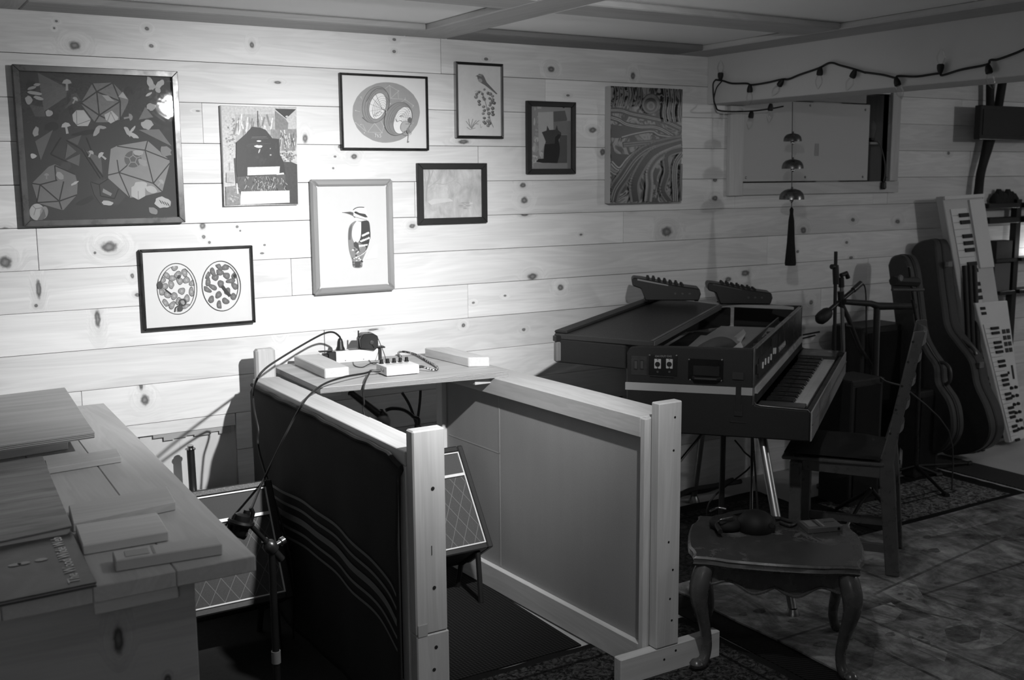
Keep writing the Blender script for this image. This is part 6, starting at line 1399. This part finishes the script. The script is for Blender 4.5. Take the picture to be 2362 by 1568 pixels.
def bulb(p, d, nm='lamp_holder'):
    d = V(d).normalized(); h = MB().lathe(p, d, [(.006, 0), (.009, .006), (.0125, .018), (.0125, .030), (.009, .033)], 12).build('lamp_holder', RUBBER, sl, smooth=True)
    MB().lathe(p, d, [(.008, .0335), (.012, .040), (.0155, .052), (.0150, .062), (.010, .075), (.004, .084), (.001, .088)], 14).build('bulb', BGL, h, smooth=True)
for p, d in ((f1(380, 1090), (-.1, -.1, 1)), (f1(780, 1155), (0, 0, -1)), (f1(1230, 1085), (0, .75, -.8)), (f1(1740, 915), (0, .1, -1)), (f1(2215, 950), (0, .5, -1)), (f2(630, 1060), (0, -.4, -1)), (f2(1235, 1000), (0, 0, 1)), (f2(1880, 880), (0, -.3, -1))):
    bulb(p + V((-.006, 0, 0)), d)
for p, d in ((V((3.62, -.22, 1.828)), (0, .1, -1)), (V((3.60, -.12, 1.80)), (-.2, 0, -1))): bulb(p, d)
# bulb on a bracket and a cord inside the window recess
lf = thing('recess_lamp', 'clear bare bulb on a black clip in the dark window recess', 'lamp', V((4.60, .02, 1.66)))
q = ay((2010, 318), .03); MB().lathe(q, (0, 0, -1), [(.014, 0), (.016, .012), (.010, .02)], 12).build('socket', BLACK, lf, smooth=True)
MB().lathe(q, (0, 0, 1), [(.010, .001), (.016, .02), (.024, .045), (.022, .07), (.012, .085), (.002, .09)], 16).build('bulb', BGL, lf, smooth=True)
MB().box(q.x - .03, q.x + .03, .01, .06, q.z - .034, q.z - .022).build('clip', plain(.3, .5), lf, .002)
rod('cord', smoothpath([q + V((.01, 0, -.02)), ay((2028, 330), .0), ay((2040, 370), -.02), ay((2041, 400), -.03), ay((2038, 418), -.03)], 5), .003, plain(.1, .5), lf, 6)
MB().lathe(ay((2038, 418), -.034), (0, 0, -1), [(.006, 0), (.014, .006), (.016, .035), (.010, .042)], 10).build('plug', BLACK, lf, smooth=True)
hg = MB().lathe(ay((2031, 385), .10), (0, 0, 1), [(.004, -.07), (.022, -.06), (.026, 0), (.016, .05), (.004, .06)], 12).build('cable_coil', BLACK, lf, smooth=True)

# three bells and a tassel on one cord, hung under the header
CHX = 3.575; chy = -.31
bc_ = thing('bell_chime', 'hanging string of three metal bells ending in a dark tassel', 'chime', ay((1823, 612), chy))
ptop = V((ay((1828, 235), chy).x, chy, 1.8305)); 
rod('cord', [ptop, V((ay((1826, 480), chy).x, chy, ay((1826, 480), chy).z))], .0022, plain(.08, .6), bc_, 6)
BM = plain(.16, .28, .85, .35, 40, 'aged_bell_metal')
for (x, yb_, w_) in ((1828, 326, 42), (1828, 389, 50), (1826, 460, 57)):
    p = ay((x, yb_), chy); r_ = w_ / 2 / FPX * ((p - CAM).dot(_f))
    MB().lathe(p, (0, 0, 1), [(r_ * .93, .0005), (r_, 0), (r_ * .98, r_ * .25), (r_ * .88, r_ * .52), (r_ * .66, r_ * .73), (r_ * .3, r_ * .85), (.003, r_ * .87)], 26).build('bell', BM, bc_, smooth=True)
    MB().lathe(p + V((0, 0, -.002)), (0, 0, 1), [(.003, -.012), (.009, -.006), (.009, 0), (.004, .006)], 10).build('clapper', CHROME, bc_, smooth=True)
    MB().lathe(p + V((0, 0, r_ * .87)), (0, 0, 1), [(.005, 0), (.005, .008)], 8).build('bead', BM, bc_, smooth=True)
p0, p1 = ay((1826, 478), chy), ay((1823, 612), chy)
MB().lathe(p0, (p1 - p0), [(.004, 0), (.009, .01), (.008, .03), (.013, .06), (.018, (p1 - p0).length * .6), (.026, (p1 - p0).length * .96), (.024, (p1 - p0).length)], 18).build('tassel', fabric('tassel_thread', .02, 200), bc_, smooth=True)
# bare hooks on the ledge behind: small wires lying on the lower wall
for i, (xa_, xb_, y_) in enumerate(((1853, 1890, 772), (1853, 1880, 780))):
    tag(MB().tube([ay((xa_, y_), -.006), ay((xb_, y_ - 7), -.006)], .0045, 6).build('wall_bracket', BLACK, None, smooth=True), ['upper of two short black pegs on the wall beyond the piano', 'lower of two short black pegs on the wall beyond the piano'][i], 'peg')
# cable heap along the foot of the wall
random.seed(8)
hp_ = []
for i in range(7):
    x = 2.55 + i * .16; hp_.append(V((x, -.10 - .05 * random.random(), .012 + .02 * random.random())))
for i in range(3):
    pts = [p + V((0, -.04 * i + random.uniform(-.02, .02), .018 * i + random.random() * .02)) for p in hp_]
    tag(MB().tube(smoothpath(pts, 5), .012, 7).build('cable', RUBBER, None, smooth=True), ['thick black cable lying along the wall foot, lowest of the heap', 'thick black cable in the middle of the heap at the wall foot', 'thick black cable on top of the heap at the wall foot'][i], 'cable', 'cables heaped under the piano')
